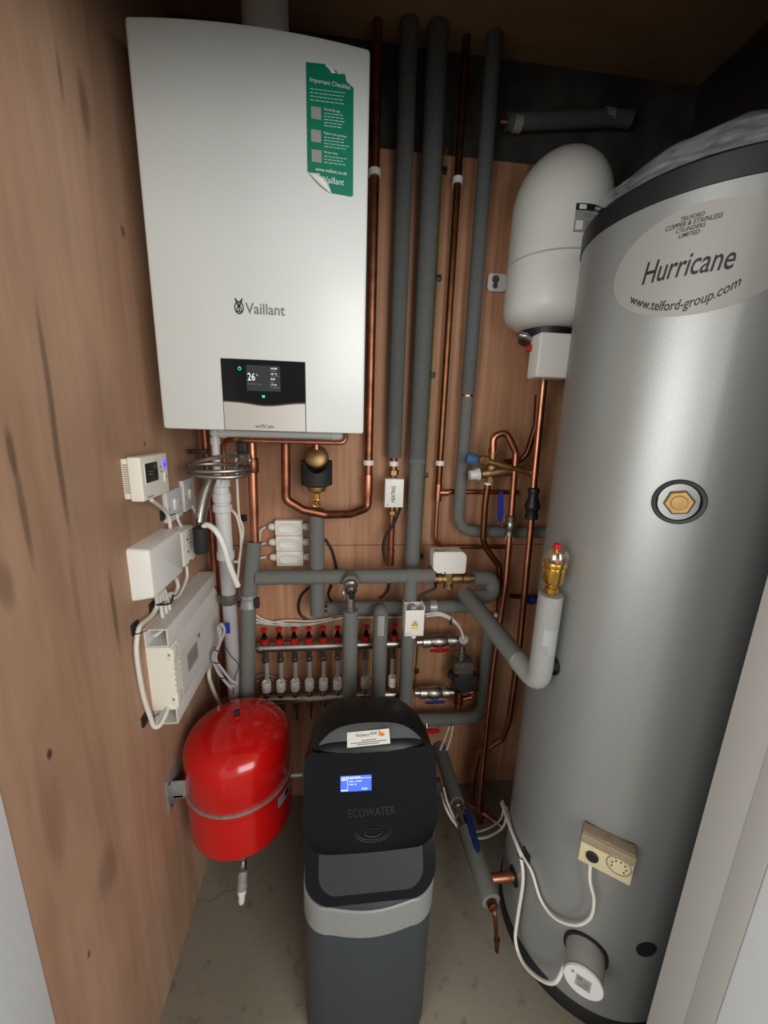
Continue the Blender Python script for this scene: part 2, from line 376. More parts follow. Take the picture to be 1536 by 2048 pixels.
def bstrip(x0, x1, zt, zb, o0, m, name, par, o1=-.002, nn=20):
    g = G(); rows = [[], [], [], []]
    for i in range(nn+1):
        x = x0+(x1-x0)*i/nn; t = i/nn
        a, b_ = zt(t), zb(t)
        rows[0].append((x, Yb(x)-o1, a)); rows[1].append((x, Yb(x)-o0, a-.0008)); rows[2].append((x, Yb(x)-o0, b_+.0008)); rows[3].append((x, Yb(x)-o1, b_))
    g.grid(rows)
    for k in (0, nn): g.poly([rows[j][k] for j in range(4)])
    return obj(name, g, m, par, 25)
p0, p1, p2 = bs(442, 717), bs(609, 723), bs(611, 862)
px0, px1 = p0.x, p1.x
wave = lambda t: bs(443+168*t, 801+5*t).z - .0075*math.exp(-((t-.53)/.27)**2)+.001
bstrip(px0-.0015, px1+.0015, lambda t: p0.z+.0015, lambda t: BZ0+.0005, .0006, 'black_matt', 'panel_gap', boiler)
dp = bstrip(px0, px1, lambda t: p0.z, wave, .0022, 'black_gloss', 'display_panel', boiler)
bstrip(px0, px1, wave, lambda t: wave(t)-.0022, .0026, 'copper_dull', 'trim_line', boiler)
fl = bstrip(px0, px1, lambda t: wave(t)-.0022, lambda t: BZ0+.001, .0022, 'silver', 'front_flap', boiler)
bm_ = lambda x, z, o=.003: (lambda u, v: (x+u, Yb(x+u)-o, z+v))
def btext(s, px, py, px2, hpx, m, name, par, o=.0032):
    a, b_ = bs(px, py), bs(px2, py); w = b_.x-a.x; h = bs(px, py-hpx).z-a.z
    return obj(name, textg(s, w, h, bm_(a.x, a.z, o)), m, par)
btext('ecoTEC plus', 512, 857, 548, 8, 'ink', 'lettering', fl)
scr0, scr1, scr2 = bs(492, 729), bs(560, 733), bs(494, 782)
screen = bstrip(scr0.x, scr1.x, lambda t: scr0.z, lambda t: scr2.z, .0027, 'screen', 'screen', dp, .001, 6)
g = textg('26', .0135*1.15, .0155, bm_(bs(496, 763).x, bs(496, 761).z, .0034))
obj('screen_figures', g, 'glow', dp); obj('unit_mark', textg('°C', .0045, .0035, bm_(bs(512, 752).x, bs(512, 752).z, .0034)), 'glow', dp)
for i, (s, py) in enumerate((('10:00', 739), ('40 °C', 750), ('0/E', 760), ('1.2 bar', 771))):
    obj('screen_figures', textg(s, .013 if len(s) > 4 else .009, .0036, bm_(bs(542, py).x, bs(542, py).z, .0034)), 'glow', dp)
g = textg('Heating flow temp.', .03, .0026, bm_(bs(495, 769).x, bs(495, 769).z, .0034))
for s, py in (('Time', 744), ('Heating', 754), ('Gas', 765), ('Pressure', 776)):
    add(g, textg(s, .0025*len(s), .0026, bm_(bs(542, py).x, bs(542, py).z, .0034)))
obj('screen_captions', g, 'glow_dim', dp)
p = bs(479, 737, .003); g = G(); g.ring(p, (0, -1, 0), .0032, .0006, 16, 6); g.box(p.x-.0006, p.x+.0006, p.y-.001, p.y, p.z+.001, p.z+.004)
obj('power_symbol', g, 'glow_green', dp)
p = bs(527, 793, .003); obj('indicator_light', G().box(p.x-.003, p.x+.003, p.y-.0008, p.y+.0005, p.z-.0025, p.z+.0025, .0005), 'glow_green', dp)
# maker's mark: an oval with two upright ears beside lettering
a, b_ = bs(491, 627), bs(570, 629)
obj('maker_lettering', textg('Vaillant', b_.x-a.x, bs(491, 605).z-a.z, bm_(a.x, a.z, .0006), 0, .012), 'grey_ink', casing)
c = bs(478, 615); g = G()
def bw(pts, r): g.sweep([(c.x+u, Yb(c.x+u)-.0008, c.z+v) for u, v in pts], r, 6)
bw([(.0085*math.cos(2*pi*k/28), .0115*math.sin(2*pi*k/28)) for k in range(29)], .001)
for s in (-1, 1):
    bw([(.001*s, .001), (.004*s, .008), (.0075*s, .0175)], .0009); bw([(.001*s, .002), (.0005*s, .007), (.006*s, .0165)], .0007)
    bw([(.0045*s, -.008), (.0042*s, -.001), (.002*s, .002)], .0009)
bw([(0, .004), (0, -.008)], .0011); bw([(-.004, -.008), (.004, -.008)], .0008)
obj('emblem', g, 'ink', casing)
# torn green checklist sticker
st = [(612, 124), (657, 129), (663, 138), (672, 141), (676, 148), (690, 148), (693, 163), (707, 176), (706, 390), (703, 393), (663, 386), (656, 379), (645, 358), (639, 346), (617, 344), (615, 341)]
def spoly(pts, o): return [bs(x, y, o) for x, y in pts]
sg = G().prism(spoly(st, .0014), (0, .0018, 0))
sticker = obj('checklist_sticker', sg, 'green', boiler, label='torn green checklist sticker')
g = G()
rows = []
for k in range(9):
    t = k/8; x0_, y0_ = 617+(660-617)*t, 345+(386-345)*t+4*math.sin(t*pi)
    a = bs(x0_, y0_, .002); b_ = bs(617+46*t+15*math.sin(pi*t)*(1-t*.5), 344+42*t-7*math.sin(pi*t), .002); rows.append([a.lerp(b_, s/6) + V3((0, -.009*math.sin(pi*(.15+.85*s/6))*math.sin(pi*t)**.6, 0)) for s in range(7)])
g.grid(rows); obj('peeled_corner', g, 'paper', sticker)
g = G()
rows = []
for k in range(7):
    t = k/6; a = bs(657+18*t, 129+20*t, .002); b_ = bs(650+14*t, 131+8*t+8*t*t, .002)
    rows.append([a.lerp(b_, s/4)+V3((0, -.006*math.sin(pi*s/4)*math.sin(pi*(.1+.8*t)), 0)) for s in range(5)])
g.grid(rows); obj('torn_edge', g, 'paper', sticker)
def stext(s, x, y, x2, y2, h, m='white_ink', name='lettering'):
    a, b_ = bs(x, y, .002), bs(x2, y2, .002); k = (b_.z-a.z)/(b_.x-a.x)*0
    return obj(name, textg(s, b_.x-a.x, bs(x, y-h, .002).z-a.z, lambda u, v: (a.x+u, Yb(a.x+u)-.0022, a.z+v)), m, sticker)
stext('Important Checklist', 620, 166, 701, 180, 12)
stext('Vaillant', 647, 365, 688, 369, 13)
stext('www.vaillant.co.uk', 631, 341, 694, 347, 7)
stext('Scan the QR code', 648, 221, 680, 225, 6); stext('Register your guarantee', 648, 269, 693, 274, 6); stext('Get your boiler', 648, 307, 676, 310, 6)
g = G(); rnd = random.Random(3)
def words(x0, x1, y, k=.13):
    x = x0
    while x < x1-3:
        w = min(rnd.uniform(4, 10), x1-x); yy = y+k*(x-x0)
        g.poly(spoly([(x, yy), (x+w, yy+k*w), (x+w, yy+k*w+2.2), (x, yy+2.2)], .0021)); x += w+1.6
for i in range(4): words(620, 696-rnd.uniform(0, 8), 176+i*7.4)
for y0, nl in ((225, 5), (273, 4), (311, 3)):
    for i in range(nl): words(648, 699-rnd.uniform(0, 14), y0+i*6.2)
obj('small_print', g, 'pale_ink', sticker)
for (x, y) in ((622, 212), (622, 258), (623, 298)):
    obj('blank_square', G().poly(spoly([(x, y), (x+20, y+3), (x+20.5, y+28), (x+.5, y+25)], .0021)), 'label', sticker)
# flue
fp = Y(531, 40, 1.10)
flue = thing('flue_pipe', 'white flue pipe rising from the top of the boiler', 'flue', (fp.x, 1.10, BZ1))
obj('pipe', G().lathe([(.05, BZ1+.03), (.05, CEIL-.002)], (fp.x, 1.10, 0), seg=40), 'white2', flue)
obj('collar', G().lathe([(.062, BZ1+.001), (.062, BZ1+.022), (.056, BZ1+.032), (.05, BZ1+.032)], (fp.x, 1.10, 0), seg=40), 'white2', flue)

# ------------------------------------------------------------------ plumbing on the back wall
def pipe(name, label, pts, r, m='copper', bend=.03, cat='pipe', seg=16):
    t = thing(name, label, cat, V3(pts[-1]))
    obj('tube', G().tube(pts, r, bend, seg), m, t); return t
def sleeve(t, pts, r, m='foam', bend=.045, name='lagging', seg=20): return obj(name, G().tube(pts, r, bend, seg), m, t)
def clip(t, p, r, m='white'):     # saddle clip round a pipe, standing off the back wall
    g = G().lathe([(r, -.008), (r+.003, -.008), (r+.003, .008), (r, .008)], p, seg=20); g.box(p.x-.008, p.x+.008, p.y+r, BW+.0003, p.z-.007, p.z+.007)
    return obj('pipe_clip', g, m, t)
def nut(g, p, ax, r, h, seg=6): return g.lathe([(r*.9, -h/2), (r, -h/2+.001), (r, h/2-.001), (r*.9, h/2)], p, ax, seg)
def elbow(g, p, r): g.ball(p, r, seg=16)
# A: copper pipe right of boiler, with the U below it
YA = BW-.035
xa = Y(735, 925, YA).x; xa = (xa + Y(757, 100, YA).x)/2
uL, uR = Y(572, 890, YA-.1), Y(733, 985, YA)
y1 = YA-.1
pA = [V3((xa, YA, CEIL)), V3((xa, YA, Y(733, 1016, YA).z)), Y(700, 1028, YA-.04), Y(650, 1029, y1+.01), Y(606, 1020, y1), V3((Y(571, 960, y1).x, y1, Y(575, 1000, y1).z)), Y(571, 864, y1)]
A = thing('gas_pipe', 'copper pipe beside the boiler with a U bend below it', 'pipe', pA[0])
obj('tube', G().tube(pA, .0135, .024, 18), 'copper_dull', A)
clip(A, V3((xa, YA, Y(750, 347, YA).z)), .0145); clip(A, V3((xa, YA, Y(733, 925, YA).z)), .0145)
g = G().lathe([(.0152, uR.z-.01), (.016, uR.z), (.016, uR.z+.05), (.015, uR.z+.06)], (xa, YA, 0)); obj('solder_coupling', g, 'copper', A)
# B: lagged heating flow down to valve marked HEATING
xb = (Y(785, 915, PB).x+Y(822, 60, PB).x)/2; zb = Y(785, 915, PB).z
Bp = thing('lagged_pipe', 'grey lagged pipe running down to the white HEATING valve box', 'pipe', (xb, PB, CEIL))
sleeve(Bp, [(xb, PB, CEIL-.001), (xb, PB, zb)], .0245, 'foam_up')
zt = Y(779, 1128, PB).z
obj('copper_tail', G().tube([(xb, PB, zb+.02), (xb, PB, zt)], .0112), 'copper_dull', Bp)
clip(Bp, V3((xb, PB, Y(784, 927, PB).z)), .0125)
obj('brass_nut', nut(G(), (xb, PB, Y(785, 945, PB).z), (0, 0, 1), .0175, .018), 'brass', Bp); obj('brass_nut', nut(G(), (xb, PB, Y(782, 1025, PB).z), (0, 0, 1), .016, .014), 'brass', Bp)
obj('tape_wrap', G().rod((xb, PB, Y(779, 1100, PB).z), (xb, PB, zt-.004), .0135, .0125), 'copper', Bp)
# C
xc = sum(Y(a, b, PB).x for a, b in ((877, 40), (850, 600), (830, 1000)))/3
zj = Y(843, 925, PB).z
Cp = thing('lagged_pipe', 'thickest grey lagged pipe, running from ceiling to behind the black softener', 'pipe', (xc, PB, CEIL))
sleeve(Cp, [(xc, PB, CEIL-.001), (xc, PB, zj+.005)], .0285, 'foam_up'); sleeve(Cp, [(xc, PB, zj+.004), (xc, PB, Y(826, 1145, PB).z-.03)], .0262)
zz = Y(818, 1185, PB-.015).z
xl = Y(817, 1260, 1.175).x; sleeve(Cp, [(xl, 1.175, Y(820, 1150, 1.175).z), (xl, 1.175, .35)], .0242)
obj('joint_tape', G().rod((xc, PB, zj-.004), (xc, PB, zj+.012), .0296), 'foam', Cp)
# D
YD = BW-.03; xd = sum(Y(a, b, YD).x for a, b in ((905, 600), (876, 920)))/2
zt = Y(873, 985, YD).z
Dp = thing('copper_pipe', 'bare copper pipe between two lagged pipes with a tee at mid height', 'pipe', (xd, YD, CEIL))
obj('tube', G().tube([(xd, YD, CEIL-.001), (xd, YD, zt)], .0108), 'copper_dark', Dp)
obj('lower_tube', G().tube([(xd, YD, zt), (xd, YD, Y(872, 1093, YD).z), (.62, BW-.008, Y(1000, 1096, YD).z-.004)], .0072, .045), 'copper', Dp)
obj('branch_tube', G().tube([(xd, YD, zt), (xd+.035, BW-.0095, zt), (Y(1035, 992, BW-.0095).x, BW-.0095, zt)], .0085), 'copper', Dp)
g = G().rod((xd, YD, zt-.03), (xd, YD, zt+.03), .0125); g.rod((xd, YD, zt), (xd+.035, YD, zt), .0115); obj('tee_fitting', g, 'copper', Dp)
clip(Dp, V3((xd, YD, Y(912, 362, YD).z)), .0118); clip(Dp, V3((xd, YD, Y(877, 926, YD).z)), .0118)
# E
YE = BW-.044; xe = sum(Y(a, b, YE).x for a, b in ((988, 80), (950, 600), (935, 790)))/3
ze = Y(950, 1062, YE).z
Ep = thing('lagged_pipe', 'thinnest grey lagged pipe, bending right at its foot behind the copper', 'pipe', (xe, YE, CEIL))
zk = Y(934, 792, YE).z
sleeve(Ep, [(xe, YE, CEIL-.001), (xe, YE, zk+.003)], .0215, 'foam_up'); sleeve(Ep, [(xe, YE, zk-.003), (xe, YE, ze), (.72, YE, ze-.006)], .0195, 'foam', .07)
obj('exposed_ring', G().rod((xe, YE, zk-.004), (xe, YE, zk+.004), .0185), 'copper', Ep)
# earth cable with clips
ye = BW-.006
ep = [Y(a, b, ye) for a, b in ((893, 300), (884, 345), (873, 556), (862, 750), (850, 950), (840, 1112))]
ec = thing('earth_cable', 'thin yellow and green earth cable clipped along the back wall', 'cable', ep[0])
obj('sheath', G().cable(ep, .003), 'earth', ec)
for a, b in ((887, 341), (876, 556), (864, 750), (850, 950), (840, 1112)):
    p = Y(a, b, ye); obj('cable_clip', G().box(p.x-.006, p.x+.01, BW-.012, BW+.0003, p.z-.008, p.z+.008, .002), 'black', ec)
ep = [Y(a, b, ye) for a, b in ((836, 1285), (832, 1345), (828, 1380))]
ec = thing('earth_cable', 'short length of earth cable between the two manifold valves', 'cable', ep[0])
obj('sheath', G().cable(ep, .003), 'earth', ec); p = Y(833, 1342, ye); obj('cable_clip', G().box(p.x-.008, p.x+.009, BW-.012, BW+.0003, p.z-.008, p.z+.008, .002), 'black', ec)
# lagged pipe crossing high behind the white vessel
p0, p1 = Y(1014, 244, BW-.024), Y(1228, 236, BW-.024)
Hp = thing('lagged_pipe', 'dark lagged pipe crossing high above the white vessel', 'pipe', p0)
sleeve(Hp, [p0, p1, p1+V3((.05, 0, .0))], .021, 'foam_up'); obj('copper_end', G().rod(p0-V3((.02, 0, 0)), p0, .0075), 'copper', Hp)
for q in (p0+V3((.03, 0, 0)), p1-V3((.02, 0, 0))): obj('silver_tape', G().rod(q-V3((.012, 0, 0)), q+V3((.012, 0, 0)), .0218), 'tape', Hp)
p0, p1 = Y(1010, 150, BW+.005), Y(1290, 168, BW+.005)

# ------------------------------------------------------------------ under the boiler
yl = 1.10
# left copper drop, white condensate run, copper bend
p = X(410, 870, LW+.035)
q0 = Y(408, 862, 1.22); q1 = V3((q0.x, 1.225, .55))
pipe('copper_pipe', 'copper drop pipe in the corner left of the white waste trap', [V3((q0.x, 1.225, BZ0-.002)), q1], .0112, 'copper_dull')
yc = 1.145
w0 = Y(672, 872, yc); w1 = Y(430, 874, yc); w2 = Y(438, 962, yc)
cp = thing('condensate_pipe', 'white plastic condensate pipe under the boiler with a square elbow', 'pipe', w1)
obj('tube', G().tube([w0+V3((0, 0, .03)), w0, V3((w1.x, yc, w0.z)), V3((w1.x, yc, w2.z-.01))], .0108, .012), 'white2', cp)
g = G().rod(V3((w1.x, yc, w0.z-.014)), V3((w1.x, yc, w0.z-.032)), .0135); g.ball(V3((w1.x, yc, w0.z)), .0138); g.rod(V3((w1.x+.014, yc, w0.z)), V3((w1.x+.03, yc, w0.z)), .0135)
obj('elbow', g, 'white2', cp)
obj('coupling', G().rod(w0-V3((.012, 0, 0)), w0+V3((.02, 0, 0)), .0135), 'white2', cp)
b0, b1, b2 = Y(691, 868, 1.13), Y(691, 886, 1.12), Y(446, 884, 1.12)
pipe('copper_pipe', 'thin copper pipe looping left under the boiler to the waste trap', [b0+V3((0, 0, .01)), V3((b0.x, 1.12, b1.z)), V3((Y(480, 884, 1.12).x, 1.12, b1.z)), V3((Y(447, 900, 1.205).x, 1.205, b1.z-.004)), V3((Y(447, 920, 1.205).x, 1.205, Y(447, 1000, 1.205).z))], .0066, 'copper', .045)
# waste trap and pipe
xw, yw = Y(444, 1000, 1.17).x, 1.17
zz = lambda py, px=450, y=yw: Y(px, py, y).z
tr = thing('waste_pipe', 'white waste pipe with ribbed compression fittings in the corner', 'pipe', (xw, yw, .3))
def ribs(g, pr, o, seg=24):
    g.lathe(pr, o, seg=seg)
g = G().lathe([(.026, zz(998)), (.026, zz(1003)), (.0225, zz(1005)), (.0225, zz(1115))], (xw, yw, 0)); obj('upper_tube', g, 'white2', tr)
for a, b, r in ((957, 974, .0262), (985, 1000, .0262), (1008, 1024, .0282)):
    g = G().lathe([(r-.004, zz(b)), (r, zz(b)+.003), (r, zz(a)-.003), (r-.004, zz(a))], (xw, yw, 0), seg=14); obj('compression_nut', g, 'white2', tr)
obj('trap_body', G().lathe([(.0215, zz(1010)), (.0235, zz(997)), (.021, zz(960)), (.012, zz(955))], (xw, yw, 0)), 'white2', tr)
obj('socket', G().lathe([(.0235, zz(1118)), (.026, zz(1116)), (.026, zz(1103)), (.0235, zz(1101))], (xw, yw, 0)), 'white2', tr)
obj('lower_tube', G().lathe([(.0215, .12), (.0215, zz(1117))], (xw+.002, yw, 0)), 'jacket_grey', tr)
z1_ = zz(1196, 465); g = G().lathe([(.0245, z1_-.016), (.026, z1_-.012), (.026, z1_+.012), (.0245, z1_+.016)], (xw+.002, yw, 0)); g.box(xw-.03, xw-.02, yw-.01, yw+.01, z1_-.012, z1_+.012)
obj('bracket_clip', g, 'iron', tr)
# copper drop into the left lagged riser
q0, q1 = Y(503, 866, 1.2), Y(510, 1082, 1.2)
R = thing('lagged_riser', 'left lagged riser with bare copper above and a silver clamp', 'pipe', Y(493, 1400, 1.12))
obj('copper_tube', G().tube([q0+V3((0, 0, .02)), q1, q1-V3((0, 0, .03))], .0142), 'copper', R)
zc_ = Y(503, 925, 1.2).z; obj('coupling', G().lathe([(.0152, zc_-.03), (.0165, zc_-.028), (.0165, zc_+.012), (.0152, zc_+.014)], (q0.x, 1.2, 0)), 'copper_dull', R)
r0, r1, r2 = Y(508, 1084, 1.2), Y(498, 1200, 1.17), Y(494, 1395, 1.15)
sleeve(R, [r0, r1], .0235); sleeve(R, [r1+V3((0, 0, .012)), r2, r2-V3((0, 0, .3))], .0228)
g = G().lathe([(.0232, -.024), (.0275, -.022), (.0248, .002), (.0248, .006)], r1, (0, .05, 1)); g.lathe([(.0246, .008), (.0246, .02)], r1, (0, .05, 1)); obj('silver_clamp', g, 'steel', R)
g = G().box(r1.x+.018, r1.x+.034, r1.y-.02, r1.y-.004, r1.z-.02, r1.z+.012, .002); obj('clamp_lug', g, 'black_matt', R); obj('clamp_arm', G().box(r1.x-.034, r1.x-.018, r1.y-.01, r1.y+.006, r1.z-.02, r1.z-.004, .002), 'black_matt', R)
# brass strainer with black foam collar
ys = 1.185
s0, s1, s2, s3 = Y(632, 884, ys), Y(633, 915, ys), Y(632, 950, ys), Y(632, 1005, ys)
bf = thing('brass_strainer', 'brass domed strainer in a black foam collar under the boiler', 'valve', s2)
sr = V3((s1.x, ys, 0))
obj('inlet_tube', G().tube([V3((s1.x, ys, BZ0)), V3((s1.x, ys, s1.z))], .0112), 'copper', bf)
p = V3((s1.x, ys, s1.z))
g = G().lathe([(.002, -.03), (.026, -.028), (.034, -.018), (.0365, -.004), (.0365, .004), (.034, .010), (.031, .013), (.018, .019), (.001, .021)], p, (0, -.93, .36), 36); obj('dome', g, 'brass', bf)
zt_, zb_ = Y(632, 925, ys).z, Y(632, 972, ys).z
g = G(); N_ = 28; L_ = []
for (rr, f) in ((.034, 1), (.047, 1), (.047, 0), (.034, 0)):
    l = []
    for k in range(N_):
        a = 2*pi*k/N_; dip = .034*max(0, -math.sin(a))**1.5
        l.append((s1.x+rr*math.cos(a), ys+rr*math.sin(a), (zt_+.006-dip) if f else (zb_+(.006 if rr > .035 else 0)))); 
    L_.append(l)
g.loft(L_, False, False); obj('foam_collar', g, 'black_matt', bf)
g = G().lathe([(.0, zb_-.022), (.010, zb_-.022), (.012, zb_-.02), (.026, zb_-.014), (.029, zb_-.004), (.029, zb_+.01)], (s1.x, ys, 0)); obj('neck', g, 'brass', bf)
g = G(); nut(g, (s1.x, ys, zb_-.032), (0, 0, 1), .009, .02, 8); g.rod((s1.x, ys, zb_-.06), (s1.x, ys, zb_-.022), .0075); g.ring((s1.x-.001, ys-.014, zb_-.05), (0, 1, .25), .0125, .0022); g.ball((s1.x, ys-.01, zb_-.05), .005); obj('drain_cock', g, 'brass_bright', bf)
# lagged drop below strainer
d0, d1 = Y(633, 1030, 1.2), Y(635, 1228, 1.2)
DR = thing('lagged_pipe', 'short lagged drop pipe directly under the brass strainer', 'pipe', d1)
sleeve(DR, [V3((d0.x, 1.2, d0.z+.02)), V3((d0.x, 1.2, d1.z))], .0245)
# braided filling loop coil hanging left of the condensate pipe
cc = Y(437, 930, 1.09); hl = thing('braided_hose', 'coiled silver braided filling hose tied below the boiler', 'hose', cc)
path = []
for k in range(34):
    a = 2*pi*k/16 + .6; path.append(cc + V3((.078*math.cos(a)*(1-.10*math.sin(k*.37))-.006*(k/34), .055*math.sin(a)-.02, (.018 if k < 17 else .008)*math.cos(a*.5+.4)-.0007*k + .006*math.sin(a) + .008)))
path.append(Y(488, 917, 1.07)); path.append(Y(497, 915, 1.06))
obj('hose', G().cable(path, .0058, 10, 4), 'braid', hl)
e = Y(497, 914, 1.06); g = G(); nut(g, e, (1, -.3, 0), .0095, .014); g.rod(e-V3((.02, -.006, 0)), e-V3((.006, -.002, 0)), .0075); g.ball(e+V3((.004, -.006, -.008)), .006); g.rod(e, e+V3((.004, -.008, -.02)), .003, .001); obj('end_fitting', g, 'chrome', hl)
e = X(400, 903, LW+.05); obj('cable_tie_mount', G().box(e.x-.03, e.x+.022, e.y-.012, e.y+.008, e.z-.006, e.z+.006, .001), 'black', hl)
e = Y(484, 896, 1.12); g = G().box(e.x-.014, e.x+.014, e.y-.006, e.y+.006, e.z-.016, e.z+.016, .002); tag(obj('cable_mount', g, 'black'), 'black cable tie mount beside the hose fitting', 'cable mount')
h0 = [Y(423, 955, 1.1), Y(412, 985, 1.08), Y(404, 1020, 1.06), Y(400, 1045, 1.05)]
hb = thing('hanging_hose', 'grey braided hose end hanging down the corner beside the switches', 'hose', h0[0])
obj('hose', G().sweep(catmull(h0), .0165, 12, flat=.8), 'braid', hb); 
# black connector and its fat white flexible cable
k0, k1 = Y(400, 1056, 1.04), Y(404, 1102, 1.05)
bc = thing('cable_connector', 'black cylindrical cable connector hanging beside the white box', 'connector', k1)
obj('body', G().lathe([(.006, .006), (.0125, .003), (.019, 0), (.0195, -(k0-k1).length+.004), (.017, -(k0-k1).length), (.004, -(k0-k1).length)], k0, (0, 0, 1)), 'black_matt', bc)
obj('tie_loop', G().cable([k0+V3((0, 0, .0)), k0+V3((-.004, -.01, .012)), k0+V3((-.004, 0, .028)), k0+V3((.002, .006, .012)), k0], .002), 'black', bc)
fp_ = [k0+V3((.004, 0, -.004)), Y(414, 1050, 1.04), Y(432, 1062, 1.03), Y(447, 1090, 1.03), Y(459, 1130, 1.04), Y(476, 1172, 1.06)]
tag(obj('flexible_cable', G().cable(fp_, .0078, 12), 'white'), 'fat white flexible cable arching over the waste pipe', 'cable')
# ------------------------------------------------------------------ junction boxes (one built, two copied)
def jb():
    yf = BW-.04; a, b_ = Y(549, 1041, yf), Y(605, 1072, yf)
    t = thing('junction_box', 'white oval-lidded junction box, topmost of the stack of three', 'junction box', ((a.x+b_.x)/2, BW, b_.z), 'junction boxes under the boiler')
    x0, x1, z0, z1 = a.x, b_.x, b_.z, a.z; xm, zm = (x0+x1)/2, (z0+z1)/2
    obj('body', G().box(x0, x1, yf, BW+.0003, z0, z1, .004), 'cream', t)
    g = G(); L_ = []
    for s, o in ((1, .0005), (.93, -.0015), (.86, -.0005), (.2, .0008)): L_.append([(xm+x*s, yf+o-.001, zm+z*s) for x, z in oval(0, 0, (x1-x0)*.40, (z1-z0)*.33, 32)])
    g.loft(L_, False, True); obj('oval_panel', g, 'white', t)
    for sx in (-1, 1):
        for sz in (-1, 1): g = G().rod((xm+sx*(x1-x0)*.44, yf+.001, zm+sz*(z1-z0)*.4), (xm+sx*(x1-x0)*.44, yf-.0006, zm+sz*(z1-z0)*.4), .0022, seg=8); obj('screw', g, 'white2', t)
    for s in (-1, 1):
        e = xm+s*(x1-x0)/2; ym = BW-.02
        g = G(); pr = [(.0105, 0), (.0105, .003), (.0135, .0035), (.0135, .0085), (.0125, .009), (.0125, .017), (.0085, .0235), (.005, .0237)]
        g.lathe(pr, (e, ym, zm), (s, 0, 0), seg=14); obj('cable_gland', g, 'white', t)
    return t
J1 = jb(); dz = Y(577, 1088, BW-.04).z-Y(577, 1057, BW-.04).z
dx = .0006
J2 = dup(J1, (dx, 0, dz), 'white oval-lidded junction box, middle of the stack of three')
J3 = dup(J1, (2*dx, 0, 2*dz), 'white oval-lidded junction box, bottom of the stack of three')
yj = BW-.02
for i, (pts, nm) in enumerate((([(531, 1054), (521, 1062), (518, 1085), (512, 1110)], 'white cable entering the top junction box'), ([(531, 1086), (521, 1090), (512, 1100), (505, 1112)], 'white cable entering the middle junction box'), ([(533, 1114), (521, 1116), (508, 1118)], 'white cable entering the bottom junction box'))):
    tag(obj('junction_cable', G().cable([Y(x, y, yj) for x, y in pts], .0042), 'cable'), nm, 'cable')
for pts, nm in (([(651, 1078), (663, 1098), (671, 1125), (674, 1145)], 'black flex running down right of the junction boxes'), ([(618, 1175), (602, 1192), (597, 1215), (603, 1232), (616, 1240)], 'black flex curving into the white cable bundle'), ([(663, 1170), (657, 1190), (664, 1204)], 'short black flex between the two lagged headers'), ([(779, 1165), (774, 1183), (760, 1197)], 'black flex below the HEATING valve tail')):
    tag(obj('black_flex', G().cable([Y(x, y, BW-.012) for x, y in pts], .0042), 'bcable'), nm, 'cable')
# ------------------------------------------------------------------ valve box marked HEATING
ya = 1.215
a, b_ = Y(771, 958, ya), Y(806, 1015, ya)
hv = thing('valve_actuator', 'white valve box handwritten HEATING on its front', 'actuator', ((a.x+b_.x)/2, ya, b_.z))
obj('box', G().box(a.x, b_.x, ya, ya+.035, b_.z, a.z, .0015), 'white', hv)
obj('lettering', textg('HEATING', .052, .0105, lambda u, v: (a.x+.034-v*1.2-.001, ya-.0006, b_.z+.018+u), 0, .01), 'ink', hv)
obj('screw', G().rod((a.x+.009, ya-.001, b_.z+.008), (a.x+.009, ya+.002, b_.z+.008), .002, seg=8), 'black', hv)
obj('flex', G().cable([(b_.x-.009, ya+.012, b_.z+.002)]+[Y(x, y, 1.235) for x, y in ((799, 1020), (789, 1045), (772, 1070), (766, 1095), (770, 1122))], .0045), 'bcable', hv)
# ------------------------------------------------------------------ lagged headers
YH = 1.175
h0, h1 = Y(517, 1155, YH), Y(868, 1151, YH)
HP = thing('lagged_header', 'upper horizontal grey lagged pipe with a tee facing the door', 'pipe', h0)
sleeve(HP, [h0+V3((-.006, 0, 0)), h1], .0232)
tx = Y(697, 1150, YH).x; xcol = Y(825, 1157, YH).x
obj('sleeve_joint', G().rod((xcol-.02, YH, h0.z), (xcol+.024, YH, h0.z), .0248), 'foam', HP)
# lagged lower header
l0, l1 = Y(655, 1217, 1.225), Y(945, 1212, 1.225)
LP = thing('lagged_header', 'lower horizontal lagged pipe passing behind the warning box', 'pipe', l0)
sleeve(LP, [l0, l1], .0232); obj('copper_end', G().rod(l0-V3((.008, 0, 0)), l0+V3((.01, 0, 0)), .0115), 'copper_dull', LP)
q = Y(865, 1213, 1.225); obj('tape_band', G().rod(q-V3((.012, 0, 0)), q+V3((.012, 0, 0)), .0238), 'tape', LP)
# tee with drain valve and lagged drop to the floor, standing forward of the manifold
yt = 1.115
t0 = Y(698, 1185, yt); tf = Y(701, 1222, yt)
TP = thing('lagged_pipe', 'lagged drop pipe with a chrome drain valve on top', 'pipe', (t0.x, yt, .1))
sleeve(TP, [(tf.x, yt, tf.z+.004), (tf.x, yt, .0005)], .0238)
tz = Y(696, 1160, yt+.03).z
sleeve(TP, [(tf.x, YH-.018, h0.z+.002), (tf.x, yt+.012, h0.z-.002)], .0245, name='tee_lagging')
g = G(); ax = V3((.02, -.75, -.45)).normalized(); o = V3((tf.x, yt+.012, h0.z-.006))
g.lathe([(.0215, 0), (.0225, .006), (.019, .012), (.0165, .013), (.0165, .02), (.0185, .021), (.0185, .026), (.0125, .027), (.0125, .034)], o, ax, 20)
g.sweep(fillet([o+V3((0, .004, -.008)), V3((tf.x-.001, yt, h0.z-.03)), V3((tf.x, yt, tf.z))], .02), .0135, 16)
g.sweep(catmull([o+V3((-.016, -.004, -.004)), o+V3((-.022, -.018, -.02)), o+V3((-.018, -.018, -.04))]), .004, 8)
